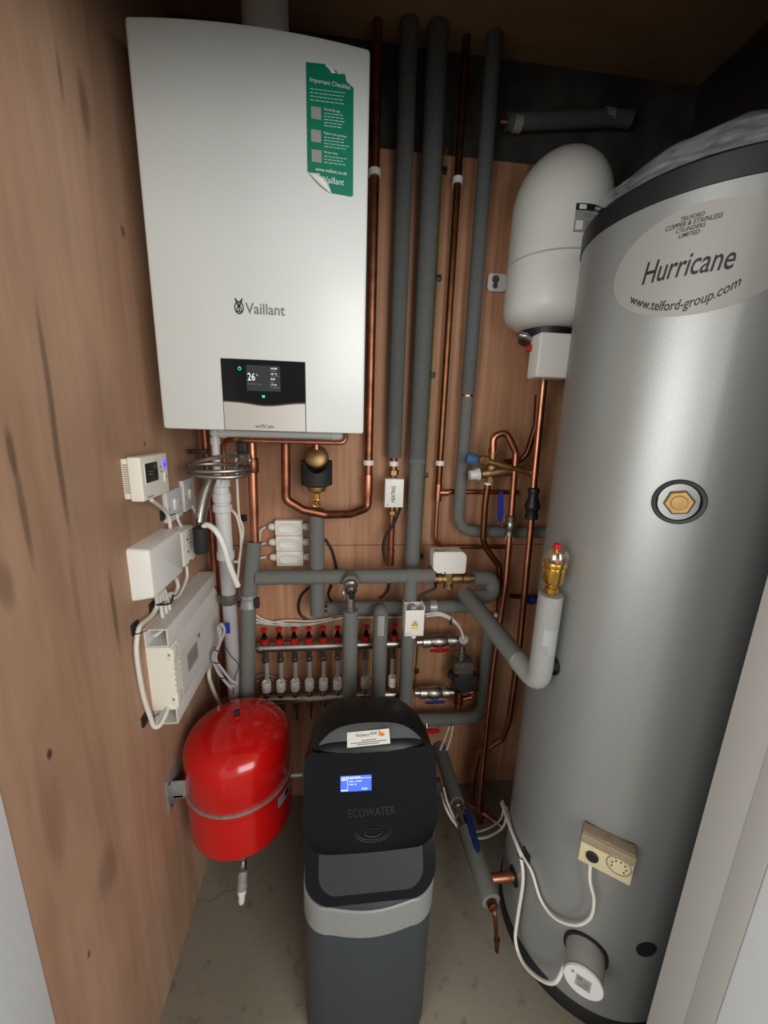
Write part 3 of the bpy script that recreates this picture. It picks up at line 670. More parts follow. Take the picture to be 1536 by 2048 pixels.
g.lathe([(.0145, -.008), (.016, -.006), (.016, .004), (.0135, .006)], (tf.x, yt, tf.z+.01)); obj('drain_valve', g, 'chrome', TP)
e = o+ax*.032; g = G(); g.lathe([(.0095, 0), (.0095, .006), (.0075, .007), (.0075, .018), (.004, .02)], e, (ax+V3((.08, 0, -.55))).normalized(), 14); obj('black_spindle', g, 'black', TP)
# second drop with rounded head and a strip of tape
u0 = Y(762, 1222, yt+.03)
UP = thing('lagged_pipe', 'lagged drop pipe with rounded top and a strip of grey tape', 'pipe', (u0.x, yt+.03, .1))
sleeve(UP, [(u0.x, l0.y-.014, l0.z-.002), (u0.x, yt+.03, u0.z), (u0.x, yt+.03, .0005)], .0238, bend=.03)
zt_, zb_ = Y(762, 1234, yt).z, Y(762, 1274, yt).z
g = G(); g.loft([[(u0.x+.0243*math.sin(t), yt+.03-.0243*math.cos(t), z) for t in [-.5+.9*k/8 for k in range(9)]] for z in (zt_, zb_)], False, False, False); obj('tape_strip', g, 'tape', UP)
# ------------------------------------------------------------------ underfloor heating manifold
ym = BW-.075
m0, m1 = Y(513, 1292, ym), Y(806, 1290, ym); n0, n1 = Y(520, 1395, ym), Y(806, 1392, ym-.0)
MF = thing('manifold', 'nickel underfloor heating manifold with red flow gauges and white caps', 'manifold', ((m0.x+m1.x)/2, ym, n0.z))
zf, zr = (m0.z+m1.z)/2, (n0.z+n1.z)/2
for nm, z in (('flow_bar', zf), ('return_bar', zr)):
    g = G().lathe([(.0, 0), (.012, 0), (.0165, .003), (.0165, m1.x-m0.x+.02)], (m0.x, ym, z), (1, 0, 0), 24); g.lathe([(.019, .012), (.019, .02)], (m0.x, ym, z), (1, 0, 0), 8)
    obj(nm, g, 'chrome', MF)
px_ = [529, 558, 588, 617, 646, 675, 704, 733, 760, 788]
xA, xB = Y(529, 1285, ym).x, Y(788, 1283, ym).x; pitch = (xB-xA)/9
fm = None
for i in range(10):
    x = xA+pitch*i
    if i == 8: continue
    if fm is None:
        fm = g = G().lathe([(.0115, zf+.014), (.0115, zf+.02), (.0145, zf+.021), (.0145, zf+.032), (.011, zf+.034), (.0095, zf+.036)], (x, ym, 0), seg=12)
        fm = obj('flow_gauge', g, 'red_plastic', MF)
        s1_ = obj('collar', G().lathe([(.0105, zf+.034), (.0115, zf+.036), (.0115, zf+.040), (.007, zf+.042)], (x, ym, 0)), 'black', fm)
        s2_ = obj('gauge_glass', G().lathe([(.0062, zf+.040), (.0062, zf+.062)], (x, ym, 0)), 'black_gloss', fm)
        s3_ = obj('gauge_cap', G().lathe([(.0066, zf+.058), (.0066, zf+.064), (.0105, zf+.066), (.0105, zf+.073), (.006, zf+.075)], (x, ym, 0), seg=8), 'red_plastic', fm)
        lw = obj('loop_tail', G().lathe([(.0085, zr+.02), (.0085, zf-.05)], (x, ym+.018, 0), seg=12), 'jacket_grey', MF)
        u1 = obj('loop_union', G().lathe([(.008, zf-.06), (.0125, zf-.058), (.0125, zf-.048), (.010, zf-.046), (.010, zf-.012)], (x, ym+.006, 0), seg=8), 'chrome', MF)
        g = G().lathe([(.010, zr+.036), (.0158, zr+.037), (.0165, zr+.04), (.0162, zr+.072), (.0145, zr+.0745), (.0115, zr+.0745), (.011, zr+.069), (.001, zr+.069)], (x, ym, 0), seg=24)
        cpc = obj('valve_cap', g, 'cap_white', MF)
        cl = obj('lettering', textg('FLOW', .014, .004, lambda u, v: (x-.007+u, ym-.0167+.004*((u-.007)/.007)**2, zr+.053+v)), 'grey_ink', cpc)
        vb = obj('valve_body', G().lathe([(.0125, zr+.012), (.0125, zr+.024), (.0098, zr+.026), (.0098, zr+.03), (.0135, zr+.031), (.0135, zr+.037)], (x, ym, 0), seg=12), 'chrome', MF)
        bt = obj('lower_union', G().lathe([(.008, zr-.09), (.0085, zr-.045), (.0125, zr-.043), (.0125, zr-.03), (.009, zr-.028), (.009, zr-.01)], (x, ym+.006, 0), seg=8), 'chrome', MF)
        first = [fm, lw, u1, cpc, vb, bt]
    else:
        for o in first:
            c = o.copy(); C.objects.link(c); c.location = o.location + V3((pitch*i, 0, 0))
            for k in o.children: d = k.copy(); C.objects.link(d); d.parent = c
# white cable bundles behind the manifold
for k, (pts, nm) in enumerate((([(510, 1230), (530, 1240), (570, 1247), (620, 1247), (660, 1240), (700, 1235), (800, 1234), (850, 1228)], 'white cable, top of the bundle above the red gauges'),
                               ([(510, 1238), (535, 1245), (575, 1241), (620, 1242), (665, 1236)], 'white cable, middle of the bundle above the red gauges'), ([(512, 1245), (545, 1249), (590, 1251), (630, 1247), (668, 1239)], 'white cable, bottom of the bundle above the red gauges'))):
    tag(obj('white_cable', G().cable([Y(x, y, BW-.012-.004*k) for x, y in pts], .0036), 'cable'), nm, 'cable', 'white cables above the manifold')
for k, (pts, nm) in enumerate((([(512, 1354), (530, 1348), (552, 1356), (600, 1366), (700, 1362), (790, 1362)], 'upper white actuator cable behind the white caps'), ([(512, 1362), (540, 1358), (580, 1370), (650, 1374), (740, 1368)], 'lower white actuator cable behind the white caps'))):
    tag(obj('white_cable', G().cable([Y(x, y, BW-.02-.004*k) for x, y in pts], .0032), 'label'), nm, 'cable', 'white cables behind the white caps')
# ------------------------------------------------------------------ pump set to the right of the manifold
def ballvalve(label, y0, px0, px1, py0, py1, hm, nm='ball_valve'):
    a, b_ = Y(px0, py0, y0), Y(px1, py1, y0); L_ = (b_-a).length; ax = (b_-a)/L_
    t = thing(nm, label, 'valve', a)
    g = G(); pr = [(.014, 0), (.014, .12), (.0215, .13), (.0215, .30), (.0185, .32), (.0225, .40), (.024, .5), (.0225, .6), (.0185, .68), (.0205, .70), (.0205, .86), (.0145, .87), (.0145, 1)]
    g.lathe([(r, h*L_) for r, h in pr], a, ax, 20); obj('body', g, 'chrome', t)
    c = a.lerp(b_, .5)+V3((0, -.025, -.019))
    g = G(); g.rod(c+V3((0, .012, .008)), c, .006); obj('stem', g, 'chrome', t)
    pts = [(-.036, .006), (-.018, .010), (0, .0145), (.018, .010), (.036, .006), (.038, -.005), (.018, -.012), (0, -.016), (-.018, -.012), (-.038, -.005)]
    nb = V3((0, -.8, -.6)); vb_ = V3((0, -.6, .8))
    g = G().prism([c+V3((u, 0, 0))+vb_*v for u, v in pts], nb*.007, .0015); h = obj('butterfly_handle', g, hm, t)
    obj('screw', G().lathe([(.004, 0), (.004, .003), (.002, .004)], c+nb*.007, nb, 8), 'chrome', h)
    return t
yp = BW-.075
ballvalve('nickel ball valve with red butterfly handle above the pump', yp, 833, 922, 1284, 1279, 'red_plastic')
ballvalve('nickel ball valve with blue butterfly handle left of the pump', yp, 829, 906, 1385, 1384, 'blue_plastic')
p = Y(927, 1279, yp-.03); gt = thing('gauge', 'small round dial gauge above the pump', 'gauge', p)
obj('dial', G().lathe([(.0, -.006), (.0165, -.006), (.0175, 0), (.0165, .004), (.0145, .0045), (.014, .003), (0, .003)], p, (-.1, -1, .3), 28), 'jacket_grey', gt)
obj('needle', G().obox(p+V3((0, -.0045, .0015)), (.7, 0, .7), (0, 1, .3), (-.7, -.2, .7), .016, .0006, .0016), 'ink', gt)
ps = thing('pump', 'dark grey circulation pump and mixing valve on the right of the manifold', 'pump', Y(928, 1380, yp))
a = Y(923, 1300, yp); g = G(); g.lathe([(.013, .02), (.013, -.004), (.019, -.006), (.019, -.016), (.022, -.018), (.022, -.026), (.014, -.028), (.014, -.04)], a, seg=16); obj('union', g, 'chrome', ps)
c = Y(926, 1328, yp); g = G().box(c.x-.042, c.x+.036, yp-.03, yp+.03, c.z-.026, c.z+.022, .012, 3); g.rod((c.x-.03, yp-.034, c.z), (c.x-.03, yp-.02, c.z), .005); g.rod((c.x+.025, yp-.034, c.z+.006), (c.x+.025, yp-.02, c.z+.006), .005); obj('mixing_body', g, 'iron', ps)
c = Y(930, 1362, yp-.02); g = G().lathe([(.0, -.06), (.036, -.058), (.042, -.05), (.042, .02), (.03, .026), (0, .026)], (c.x, yp-.01, c.z), (0, -1, .12), 28); g.box(c.x-.048, c.x+.044, yp-.035, yp+.02, c.z-.006, c.z+.028, .006); g.box(c.x-.06, c.x-.03, yp-.02, yp+.01, c.z+.01, c.z+.026, .004); obj('motor', g, 'black_matt', ps)
obj('rating_label', G().box(c.x+.018, c.x+.03, yp-.0362, yp-.035, c.z+.004, c.z+.014), 'slate', ps)
c = Y(917, 1395, yp); g = G(); g.lathe([(.014, .03), (.014, .01), (.019, .008), (.019, -.004), (.014, -.006), (.014, -.014), (.019, -.016), (.019, -.026), (.012, -.028), (.012, -.05)], c, seg=12); g.rod(c+V3((0, 0, -.012)), c+V3((.05, 0, 0)), .0095); g.sweep(catmull([Y(917, 1385, yp), Y(945, 1384, yp-.02), Y(955, 1380, yp)]), .0065, 10); obj('lower_union', g, 'copper_dull', ps)
# lagged return pipe curving behind the coppers
v = [Y(979, 1235, 1.255), Y(972, 1330, 1.255), Y(964, 1432, 1.25), Y(905, 1437, 1.24), Y(800, 1440, 1.24)]
t = thing('lagged_pipe', 'lagged pipe bending left below the pump towards the softener', 'pipe', v[2]); sleeve(t, v, .0235, bend=.07)
rh = Y(868, 1464, 1.2); t = thing('red_handle_valve', 'valve with red handle half hidden behind the black softener', 'valve', rh)
g = G().prism([rh+V3((u, 0, v)) for u, v in ((-.05, .008), (-.02, .012), (.02, .008), (.026, -.006), (0, -.012), (-.05, -.006))], (0, .01, 0), .003); obj('handle', g, 'red_plastic', t); obj('stem', G().rod(rh+V3((-.025, .008, 0)), rh+V3((-.025, .03, .03)), .008), 'chrome', t)
# ------------------------------------------------------------------ motor valve on the right
yv = 1.19
a, b_ = Y(866, 1105, yv-.02), Y(930, 1146, yv-.02)
mv = thing('motor_valve', 'white motor valve box handwritten HOT WATER over a brass body', 'valve', V3(((a.x+b_.x)/2, yv, b_.z)))
pr = [(a.x+.002, a.z+.003), (a.x, a.z-.01), (a.x+.003, b_.z+.014), (a.x+.022, b_.z), (b_.x-.004, b_.z), (b_.x, b_.z+.004), (b_.x, a.z-.012), (b_.x-.012, a.z+.003)]
obj('actuator_box', G().prism([(x, yv-.028, z) for x, z in pr], (0, .055, 0), .003), 'white', mv)
for s, dz_, ln in (('HOT WATER', .028, .056), ('VALVE', .014, .036)):
    obj('lettering', textg(s, ln, .0095, lambda u, v: (a.x+.004+u, yv-.024+dz_-.012+v*1.2, a.z+.0036), 0, .012), 'ink', mv)
zb = Y(905, 1157, yv).z; x0 = Y(868, 1153, yv).x; x1 = Y(955, 1152, yv).x
g = G().lathe([(.0135, 0), (.0135, .016), (.0175, .017), (.0175, .03), (.013, .032), (.0165, .04), (.0165, (x1-x0)*.66), (.012, (x1-x0)*.67), (.0175, (x1-x0)*.70), (.0175, (x1-x0)*.84), (.012, (x1-x0)*.85), (.012, x1-x0)], (x0-.006, yv, zb), (1, 0, 0), 14)
c = Y(897, 1160, yv); g.lathe([(.019, .02), (.019, -.01), (.0125, -.012), (.0125, -.022), (.017, -.023), (.017, -.034), (.012, -.036)], (c.x, yv, zb), seg=10); g.rod((c.x, yv, zb), (c.x, yv, b_.z+.004), .018); obj('brass_body', g, 'brass', mv)
g = G(); g.ball((b_.x+.006, yv, b_.z+.008), .005); g.ball((a.x-.004, yv, b_.z+.016), .004); g.box(a.x+.024, a.x+.031, yv-.0295, yv-.027, b_.z, b_.z+.004); g.rod((a.x+.042, yv-.0295, b_.z+.005), (a.x+.042, yv-.027, b_.z+.005), .0026); obj('screws', g, 'black', mv)
obj('flex', G().cable([(a.x+.02, yv+.01, zb-.012)]+[Y(x, y, 1.17) for x, y in ((870, 1176), (850, 1186), (833, 1198), (824, 1215))], .0048), 'bcable', mv)
# lagged bend, long lagged run toward the cylinder, and riser
e0 = V3((x1-.012, yv, zb))
B = thing('lagged_pipe', 'lagged pipe running from the motor valve to a tall riser beside the cylinder', 'pipe', e0)
rp = onC(1092, 1260, CR+.046); rx_, ry_ = rp.x, rp.y
d0 = Y(934, 1197, 1.165); zrun = d0.z
d1 = PL(1078, 1368, (rx_, ry_, 0), (0, 1, 0))
k1 = Y(984, 1170, 1.19); 
sleeve(B, [e0, V3((k1.x, yv, zb)), V3((k1.x-.004, 1.17, zrun+.006)), V3((d0.x+.012, 1.165, zrun+.004))], .025, bend=.035, name='bend_lagging')
rb = V3((rx_, ry_, d1.z))
sleeve(B, [d0+V3((-.004, .012, .012)), rb.lerp(d0, .2)], .0262, bend=.02, name='run_lagging')
rt = PL(1099, 1188, (rx_, ry_, 0), (0, 1, 0)).z
sleeve(B, [rb.lerp(d0, .22), rb, V3((rx_, ry_, rt))], .0268, 'foam_lite', .05, 'riser_lagging', 24)
q0 = PL(1094, 1262, (rx_, ry_-.027, 0), (0, 1, 0)).z; q1 = PL(1090, 1294, (rx_, ry_-.027, 0), (0, 1, 0)).z
g = G(); g.loft([[(rx_+.0272*math.sin(t_), ry_-.0272*math.cos(t_), z) for t_ in [-.7+1.1*k/8 for k in range(9)]] for z in (q0, q1)], False, False, False)
g.loft([[(rx_+.0275*math.sin(t_), ry_-.0275*math.cos(t_), z) for t_ in [-.2+.6*k/6 for k in range(7)]] for z in (q0-.002, q1-.022)], False, False, False); obj('tape_patch', g, 'tape', B)
ca = math.atan2(ry_-CYL.y, rx_-CYL.x); hz = onC(1108, 1325).z
obj('copper_stub', G().rod((rx_, ry_, hz), cpt(ca, hz, CR+.0045), .0135), 'rubber', B)
g = G().ring(rb.lerp(d0, .21), (d0-rb), .0262, .0008, 28, 6); obj('copper_wire', g, 'copper', B)
# automatic air vent on the riser
vt = thing('air_vent', 'brass automatic air vent with red cap on the lagged riser', 'valve', (rx_, ry_, rt))
k = .0105/.0105
g = G().lathe([(.0115, rt-.01), (.0125, rt+.002), (.0125, rt+.006), (.015, rt+.007), (.015, rt+.016), (.011, rt+.018), (.011, rt+.024), (.0215, rt+.03), (.023, rt+.034), (.023, rt+.062), (.0215, rt+.064), (.0245, rt+.066), (.026, rt+.072), (.025, rt+.078), (.016, rt+.082), (.012, rt+.086)], (rx_, ry_, 0), seg=32); obj('body', g, 'brass_bright', vt)
g = G().lathe([(.009, rt+.08), (.008, rt+.10), (.0055, rt+.101), (.0055, rt+.112)], (rx_, ry_, 0)); g.lathe([(.0095, 0), (.0105, .001), (.0105, .011), (.0075, .012), (.0072, .008)], (rx_-.001, ry_-.006, rt+.092), (-.1, -1, .3), 24); obj('outlet', g, 'brass_bright', vt)
obj('outlet_hole', G().lathe([(.0, .0), (.0075, 0), (.0075, .0105)], (rx_-.001, ry_-.006, rt+.092), (-.1, -1, .3), 20), 'ink', vt)
obj('red_cap', G().lathe([(.008, rt+.109), (.0088, rt+.111), (.0088, rt+.118), (.007, rt+.12)], (rx_, ry_, 0), seg=16), 'red_plastic', vt)
g = G().loft([[(rx_+r*math.cos(2*pi*q/32), ry_+r*math.sin(2*pi*q/32), z) for q in range(32)] for r, z in ((.027, rt+.074), (.0285, rt+.08), (.028, rt+.098), (.022, rt+.108), (.012, rt+.111))], False, False); obj('clear_cover', g, 'clear', vt)
# ------------------------------------------------------------------ warning box
yb = 1.10
a, b_ = Y(811, 1221, yb), Y(847, 1272, yb)
wb = thing('wiring_box', 'white open-topped wiring box with a yellow warning triangle', 'junction box', ((a.x+b_.x)/2, yb, b_.z))
g = G().box(a.x, b_.x, yb, yb+.002, b_.z, a.z, .0008); g.box(a.x, a.x+.002, yb, yb+.0515, b_.z, a.z+.012, .0008); g.box(b_.x-.002, b_.x, yb, yb+.0515, b_.z, a.z+.012, .0008); g.box(a.x, b_.x, yb+.0495, yb+.0515, b_.z, a.z+.004); g.box(a.x, b_.x, yb, yb+.0515, b_.z, b_.z+.002); g.lathe([(.006, 0), (.007, .001), (.007, .003)], ((a.x+b_.x)/2, yb+.004, b_.z-.002), (0, -1, 0), 14); obj('box', g, 'white', wb)
obj('insert', G().box(a.x+.02, a.x+.036, yb+.012, yb+.036, a.z-.02, a.z+.006, .003), 'jacket_grey', wb)
obj('terminal_screw', G().rod((a.x+.024, yb+.014, a.z), (a.x+.024, yb+.014, a.z+.014), .003, seg=8), 'steel', wb)
cx, cz = (a.x+b_.x)/2+.001, Y(831, 1246, yb).z; tri = lambda s, o: [(cx+s*x, yb-o, cz+s*z) for x, z in ((-.5, -.43), (.5, -.43), (0, .43))]
obj('sticker', G().box(cx-.0125, cx+.0125, yb-.0005, yb+.0005, cz-.0125, cz+.0115), 'paper', wb)
g = G().poly(tri(.0205, .0008)); obj('triangle_border', g, 'ink', wb)
obj('warning_triangle', G().poly([(x, y-.0003, z-.0002) for x, y, z in tri(.0158, .0008)]), 'yellow', wb)
obj('lightning_symbol', G().poly([(cx+u*.001, yb-.0016, cz+v*.001) for u, v in ((.8, 3), (-1.6, -.8), (0, -.6), (-.6, -5), (1.8, -.2), (.3, -.4))]), 'ink', wb)
obj('caution_strip', G().box(cx-.0115, cx+.0115, yb-.0007, yb+.0005, cz-.020, cz-.0145), 'yellow', wb)
g = G()
for k in range(2): g.box(a.x+.004, a.x+.022-.008*k, yb-.0005, yb+.0005, b_.z+.0115-.004*k, b_.z+.0125-.004*k)
obj('small_print', g, 'grey_ink', wb)
wc = [Y(850, 1228, 1.2), Y(880, 1226, 1.2), Y(905, 1238, 1.2), Y(920, 1255, 1.2), Y(927, 1276, 1.19)]
w = thing('white_conduit', 'pair of white cables arching over to the pump gauge', 'cable', wc[0])
obj('sheath', G().cable(wc, .0042), 'cable', w); obj('second_sheath', G().cable([p+V3((.003, -.002, -.008)) for p in wc], .004), 'cable', w)
p = wc[2]+V3((-.006, -.004, 0)); obj('cable_tie', G().box(p.x-.003, p.x+.002, p.y-.004, p.y+.006, p.z-.02, p.z+.006), 'bcable', w)
# ------------------------------------------------------------------ right hand copper pipework
yg = 1.185
g0 = [Y(986, 905, yg), Y(986, 872, yg), Y(1012, 864, yg), Y(1032, 905, yg), Y(1022, 1040, yg), Y(1012, 1160, yg-.01), Y(985, 1340, yg-.015), Y(968, 1500, yg-.03), Y(957, 1622, yg-.05)]
Gp = thing('copper_pipe', 'copper pipe hooking over from the mixing valve down past the blue lever', 'pipe', g0[-1])
obj('tube', G().tube(g0, .0108, .035), 'copper', Gp)
z = Y(1019, 1078, yg); obj('tape_collar', G().rod(z+V3((.001, 0, -.007)), z+V3((-.001, 0, .009)), .0125), 'white', Gp)
g = G(); q = Y(962, 1622, yg-.05); g.rod(q, q+V3((.07, -.05, -.02)), .0115); g.rod(q+V3((0, 0, .02)), q-V3((0, 0, .05)), .0128); g.rod(q-V3((.04, -.03, .0)), q, .0105); obj('floor_tee', g, 'copper_dull', Gp)
bv = thing('ball_valve', 'chrome ball valve with blue lever on the hooked copper pipe', 'valve', Y(1021, 1045, yg))
c = Y(1021, 1050, yg); ax = (Y(1023, 1030, yg)-c).normalized()
g = G().lathe([(.013, -.038), (.0165, -.036), (.0165, -.022), (.0135, -.02), (.018, -.01), (.019, 0), (.018, .01), (.0135, .016), (.0165, .018), (.0185, .03), (.012, .034)], c, ax, 12); g.rod(c, c+V3((-.03, -.008, 0)), .0085); nut(g, c+V3((-.034, -.009, 0)), (1, .2, 0), .008, .008); obj('body', g, 'chrome', bv)
l0, l1 = Y(1001, 1044, yg-.012), Y(1002, 985, yg-.012)
g = G().prism([l0+V3((-.005, 0, 0)), l0+V3((.006, 0, 0)), l0.lerp(l1, .3)+V3((.0105, 0, 0)), l0.lerp(l1, .9)+V3((.0095, 0, 0)), l1+V3((.004, 0, .002)), l1+V3((-.004, 0, 0)), l0.lerp(l1, .8)+V3((-.0085, 0, 0)), l0.lerp(l1, .2)+V3((-.0105, 0, 0))], (0, .006, 0), .0015); obj('lever', g, 'blue_plastic', bv)
f0 = [Y(1088, 755, 1.17), Y(1068, 960, 1.17), Y(1061, 1060, 1.17), Y(1038, 1300, 1.16), Y(1018, 1440, 1.16), Y(1004, 1478, 1.18), Y(958, 1506, 1.205), Y(948, 1540, 1.205), Y(943, 1600, 1.205)]
Fp = thing('copper_pipe', 'copper pipe dropping from the white vessel through a black check valve', 'pipe', f0[-1])
obj('tube', G().tube(f0, .0108, .03), 'copper', Fp)
a, b_ = Y(1068, 975, 1.17), Y(1062, 1038, 1.17); L_ = (a-b_).length
ck = thing('check_valve', 'black plastic check valve on the copper pipe below the vessel', 'valve', b_)
obj('body', G().lathe([(r, h*L_) for r, h in ((.012, 0), (.019, .01), (.0205, .03), (.0205, .16), (.0185, .18), (.0185, .26), (.024, .36), (.0245, .42), (.0215, .52), (.0155, .72), (.0165, .84), (.0185, .86), (.0185, .97), (.012, 1))], b_, a-b_, 24), 'black', ck)
sc2 = [Y(1076, 790, 1.2), Y(1072, 850, 1.2), Y(1055, 905, 1.21), Y(1040, 922, 1.22), Y(1010, 924, 1.22)]
pipe('copper_pipe', 'dark copper pipe curving from the vessel back to the mixing valve', sc2, .0095, 'copper_deep', .04)
# multi-way cold water control valve
ymx = 1.2
mx = thing('pressure_valve', 'aged brass pressure reducing valve with blue and white knobs', 'valve', Y(985, 945, ymx))
a, b_ = Y(962, 948, ymx), Y(1060, 936, ymx)
g = G().sweep([a, a.lerp(b_, .12), a.lerp(b_, .14), a.lerp(b_, .35), a.lerp(b_, .36), a.lerp(b_, .42), a.lerp(b_, .43), a.lerp(b_, .62), a.lerp(b_, .63), b_], [.014, .015, .0175, .0175, .014, .014, .0185, .0165, .011, .011], 16)
c = Y(983, 935, ymx); g.rod(Y(979, 965, ymx), Y(987, 895, ymx), .0125); nut(g, Y(986, 901, ymx), (0, 0, 1), .0165, .014); nut(g, Y(978, 960, ymx), (0, 0, 1), .0165, .014); g.ball(c, .02)
a2, b2 = Y(957, 918, ymx-.02), Y(1066, 947, ymx-.02); g.rod(a2, b2, .0095); g.lathe([(.013, 0), (.013, .012), (.016, .013), (.016, .026), (.011, .028)], a2+V3((.004, 0, 0)), b2-a2, 8); obj('body', g, 'brass', mx)
k0 = Y(942, 918, ymx-.022); ax = (a2-b2).normalized(); g = G().lathe([(.0165, -.018), (.0185, -.014), (.0185, .01), (.014, .016), (.002, .017)], k0, ax, 12); obj('blue_knob', g, 'blue_knob', mx)
k0 = Y(951, 949, ymx); ax = (a-b_).normalized(); g = G().lathe([(.0205, -.012), (.0205, -.004), (.0165, -.002), (.0155, .02), (.003, .021)], k0, ax, 14); obj('white_knob', g, 'white2', mx)
kp = [Y(977, 955, 1.215), Y(970, 1010, 1.215), Y(966, 1078, 1.215), Y(973, 1098, 1.22), Y(998, 1132, 1.22), Y(999, 1160, 1.22), Y(996, 1260, 1.22)]
k_ = pipe('copper_pipe', 'dull copper discharge pipe dropping from the brass valve behind the others', kp, .0105, 'copper_dark', .03)
z = Y(976, 966, 1.215); obj('tape_collar', G().rod(z-V3((0, 0, .006)), z+V3((0, 0, .006)), .0118), 'white', k_)
# stop tap low behind the coppers
c = Y(1062, 1200, 1.22); st_ = thing('stop_tap', 'small tap with dark blue handle behind the copper pipes', 'valve', c)
obj('body', G().rod(Y(1020, 1192, 1.23), Y(1075, 1194, 1.23), .009), 'copper_dark', st_); obj('handle', G().lathe([(.006, -.02), (.012, -.018), (.02, 0), (.02, .006), (.006, .008)], c, (-.3, -.6, -.4), 10), 'blue_plastic', st_)
# hidden end cap just in front of the corner: pipe stub with white cap left of the run
c = Y(993, 1230, 1.2); tag(obj('pipe_clip', G().lathe([(.004, -.01), (.0085, -.009), (.0085, .004), (.005, .008)], c, (-1, -.2, .6), 14), 'white2'), 'small white pipe clip above the long lagged run', 'clip')
# lagged floor pipe along the cylinder with blue lever valve
zf_ = .2
fa, fb, fc, fd = Z(878, 1492, zf_), Z(914, 1606, zf_), Z(932, 1660, zf_), Z(982, 1803, zf_)
FP = thing('lagged_floor_pipe', 'low lagged pipe along the floor beside the cylinder base', 'pipe', fd)
sleeve(FP, [fa, fb], .0262); sleeve(FP, [fc, fd], .027)
obj('copper_tube', G().rod(fb-(fc-fb)*.2, fd+(fd-fc).normalized()*.012, .0112), 'copper_dull', FP)
c0 = V3((fd.x, fd.y, zf_)); sx = cpt(pi, zf_).x
ip = onC(1030, 1757, CR-.004); ci = Z(968, 1757, ip.z)
g = G().rod((ci.x, ip.y, zf_), (ip.x-.004, ip.y, zf_), .0135); g.rod((ip.x-.03, ip.y, zf_), (ip.x-.012, ip.y, zf_), .0155); obj('cylinder_stub', g, 'copper', FP)
g = G().lathe([(.012, -.004), (.0255, -.003), (.0255, .004), (.012, .006)], V3((ip.x-.002, ip.y, zf_)), (-1, 0, 0), 24); obj('grommet', g, 'rubber', FP)
e = fd+(fd-fc).normalized()*.006; g = G().lathe([(.0118, -.01), (.014, -.008), (.014, .01), (.011, .012)], e, (fd-fc), 16); g.tube([e, e+(fd-fc).normalized()*.02, e+V3((.006, -.03, -.055)), e+V3((.010, -.035, -.09))], .0055, .012); g.rod(e+V3((.0085, -.034, -.075)), e+V3((.011, -.036, -.115)), .0085, .006); g.rod(e+V3((.006, -.05, -.1)), e+V3((.016, -.02, -.1)), .0035); obj('drain_tail', g, 'copper_dark', FP)
lv = thing('ball_valve', 'brass ball valve with dark blue lever on the low floor pipe', 'valve', fb)
ax = (fc-fb).normalized(); L_ = (fc-fb).length; g = G().lathe([(r, h*L_) for r, h in ((.013, -.05), (.018, -.02), (.018, .2), (.0135, .22), (.018, .4), (.019, .5), (.018, .6), (.0135, .78), (.018, .8), (.018, 1.02), (.013, 1.05))], fb, ax, 12); m_ = fb.lerp(fc, .5); g.rod(m_, m_+V3((.012, 0, .024)), .0075); g.ball(m_+V3((.014, 0, .026)), .009); obj('body', g, 'chrome', lv)
l0 = m_+V3((.014, 0, .028)); l1 = Z(957, 1706, zf_+.026); dv = (l1-l0); sd = V3((.010, .003, 0))
g = G().prism([l0-sd*.6, l0+sd*.6, l0.lerp(l1, .25)+sd, l0.lerp(l1, .92)+sd*1.05, l1+sd*.5, l1-sd*.5, l0.lerp(l1, .85)-sd, l0.lerp(l1, .25)-sd], (0, 0, .006), .0015); obj('lever', g, 'blue_lever', lv)
# loose cables at the low right
for pts, yy, nm in (([(906, 1452), (900, 1480), (893, 1500)], 1.2, 'white cable hanging behind the softener, left of the pair'), ([(899, 1452), (889, 1478), (880, 1500)], 1.21, 'white cable hanging behind the softener, right of the pair')):
    tag(obj('white_cable', G().cable([Y(x, y, yy) for x, y in pts], .0038), 'cable'), nm, 'cable')
tag(obj('loose_cable', G().cable([Y(882, 1588, 1.05), Y(890, 1612, 1.0), Y(905, 1640, .98), Y(930, 1668, 1.0), Y(965, 1676, 1.02), Y(1000, 1660, 1.0), Y(1012, 1635, .98), Y(1005, 1602, .97)], .0042), 'cable'), 'white cable looping low across the floor from the softener', 'cable')
tag(obj('loose_cable', G().cable([Y(887, 1575, 1.07), Y(896, 1608, 1.03), Y(915, 1645, 1.02), Y(945, 1663, 1.06), Y(975, 1657, 1.07), Y(1000, 1640, 1.04), Y(1008, 1615, 1.0)], .0038), 'cable'), 'second white cable looping behind the first near the floor', 'cable')
p = Y(878, 1573, 1.04); tag(obj('cable_plug', G().box(p.x-.02, p.x+.006, p.y-.012, p.y+.012, p.z-.03, p.z+.03, .008), 'slate'), 'grey plug at the right side of the softener', 'plug')
# ------------------------------------------------------------------ controls on the left wall
xf = -.411
a, b_ = X(279, 917, xf), X(339, 978, xf); y0, y1, z0, z1 = a.y, X(335, 930, xf).y, X(290, 1005, xf).z+.001, a.z+.002
th = thing('thermostat', 'cream wall thermostat with dark display and violet-lit button', 'thermostat', (LW, (y0+y1)/2, z0))
obj('back_plate', G().box(LW-.0003, LW+.016, y0+.006, y1-.004, z0+.004, z1-.004, .003), 'cream', th)
obj('body', G().box(LW+.014, xf, y0, y1, z0, z1, .005, 3), 'cream', th)
g = G()
for k in range(13): z = z0+.018+k*.0048; g.box(LW+.003, LW+.0135, y0+.0052, y0+.008, z, z+.0022)
obj('vent_slots', g, 'taupe', th)
def xr(pa, pb, x, o=.0012, bev=.0008, m='white', nm='panel', par=None, d=.003):
    a, b_ = X(*pa, x), X(*pb, x); return obj(nm, G().box(x-d+o, x+o, a.y, b_.y, b_.z, a.z, bev), m, par)
L_ = y1-y0; H_ = z1-z0
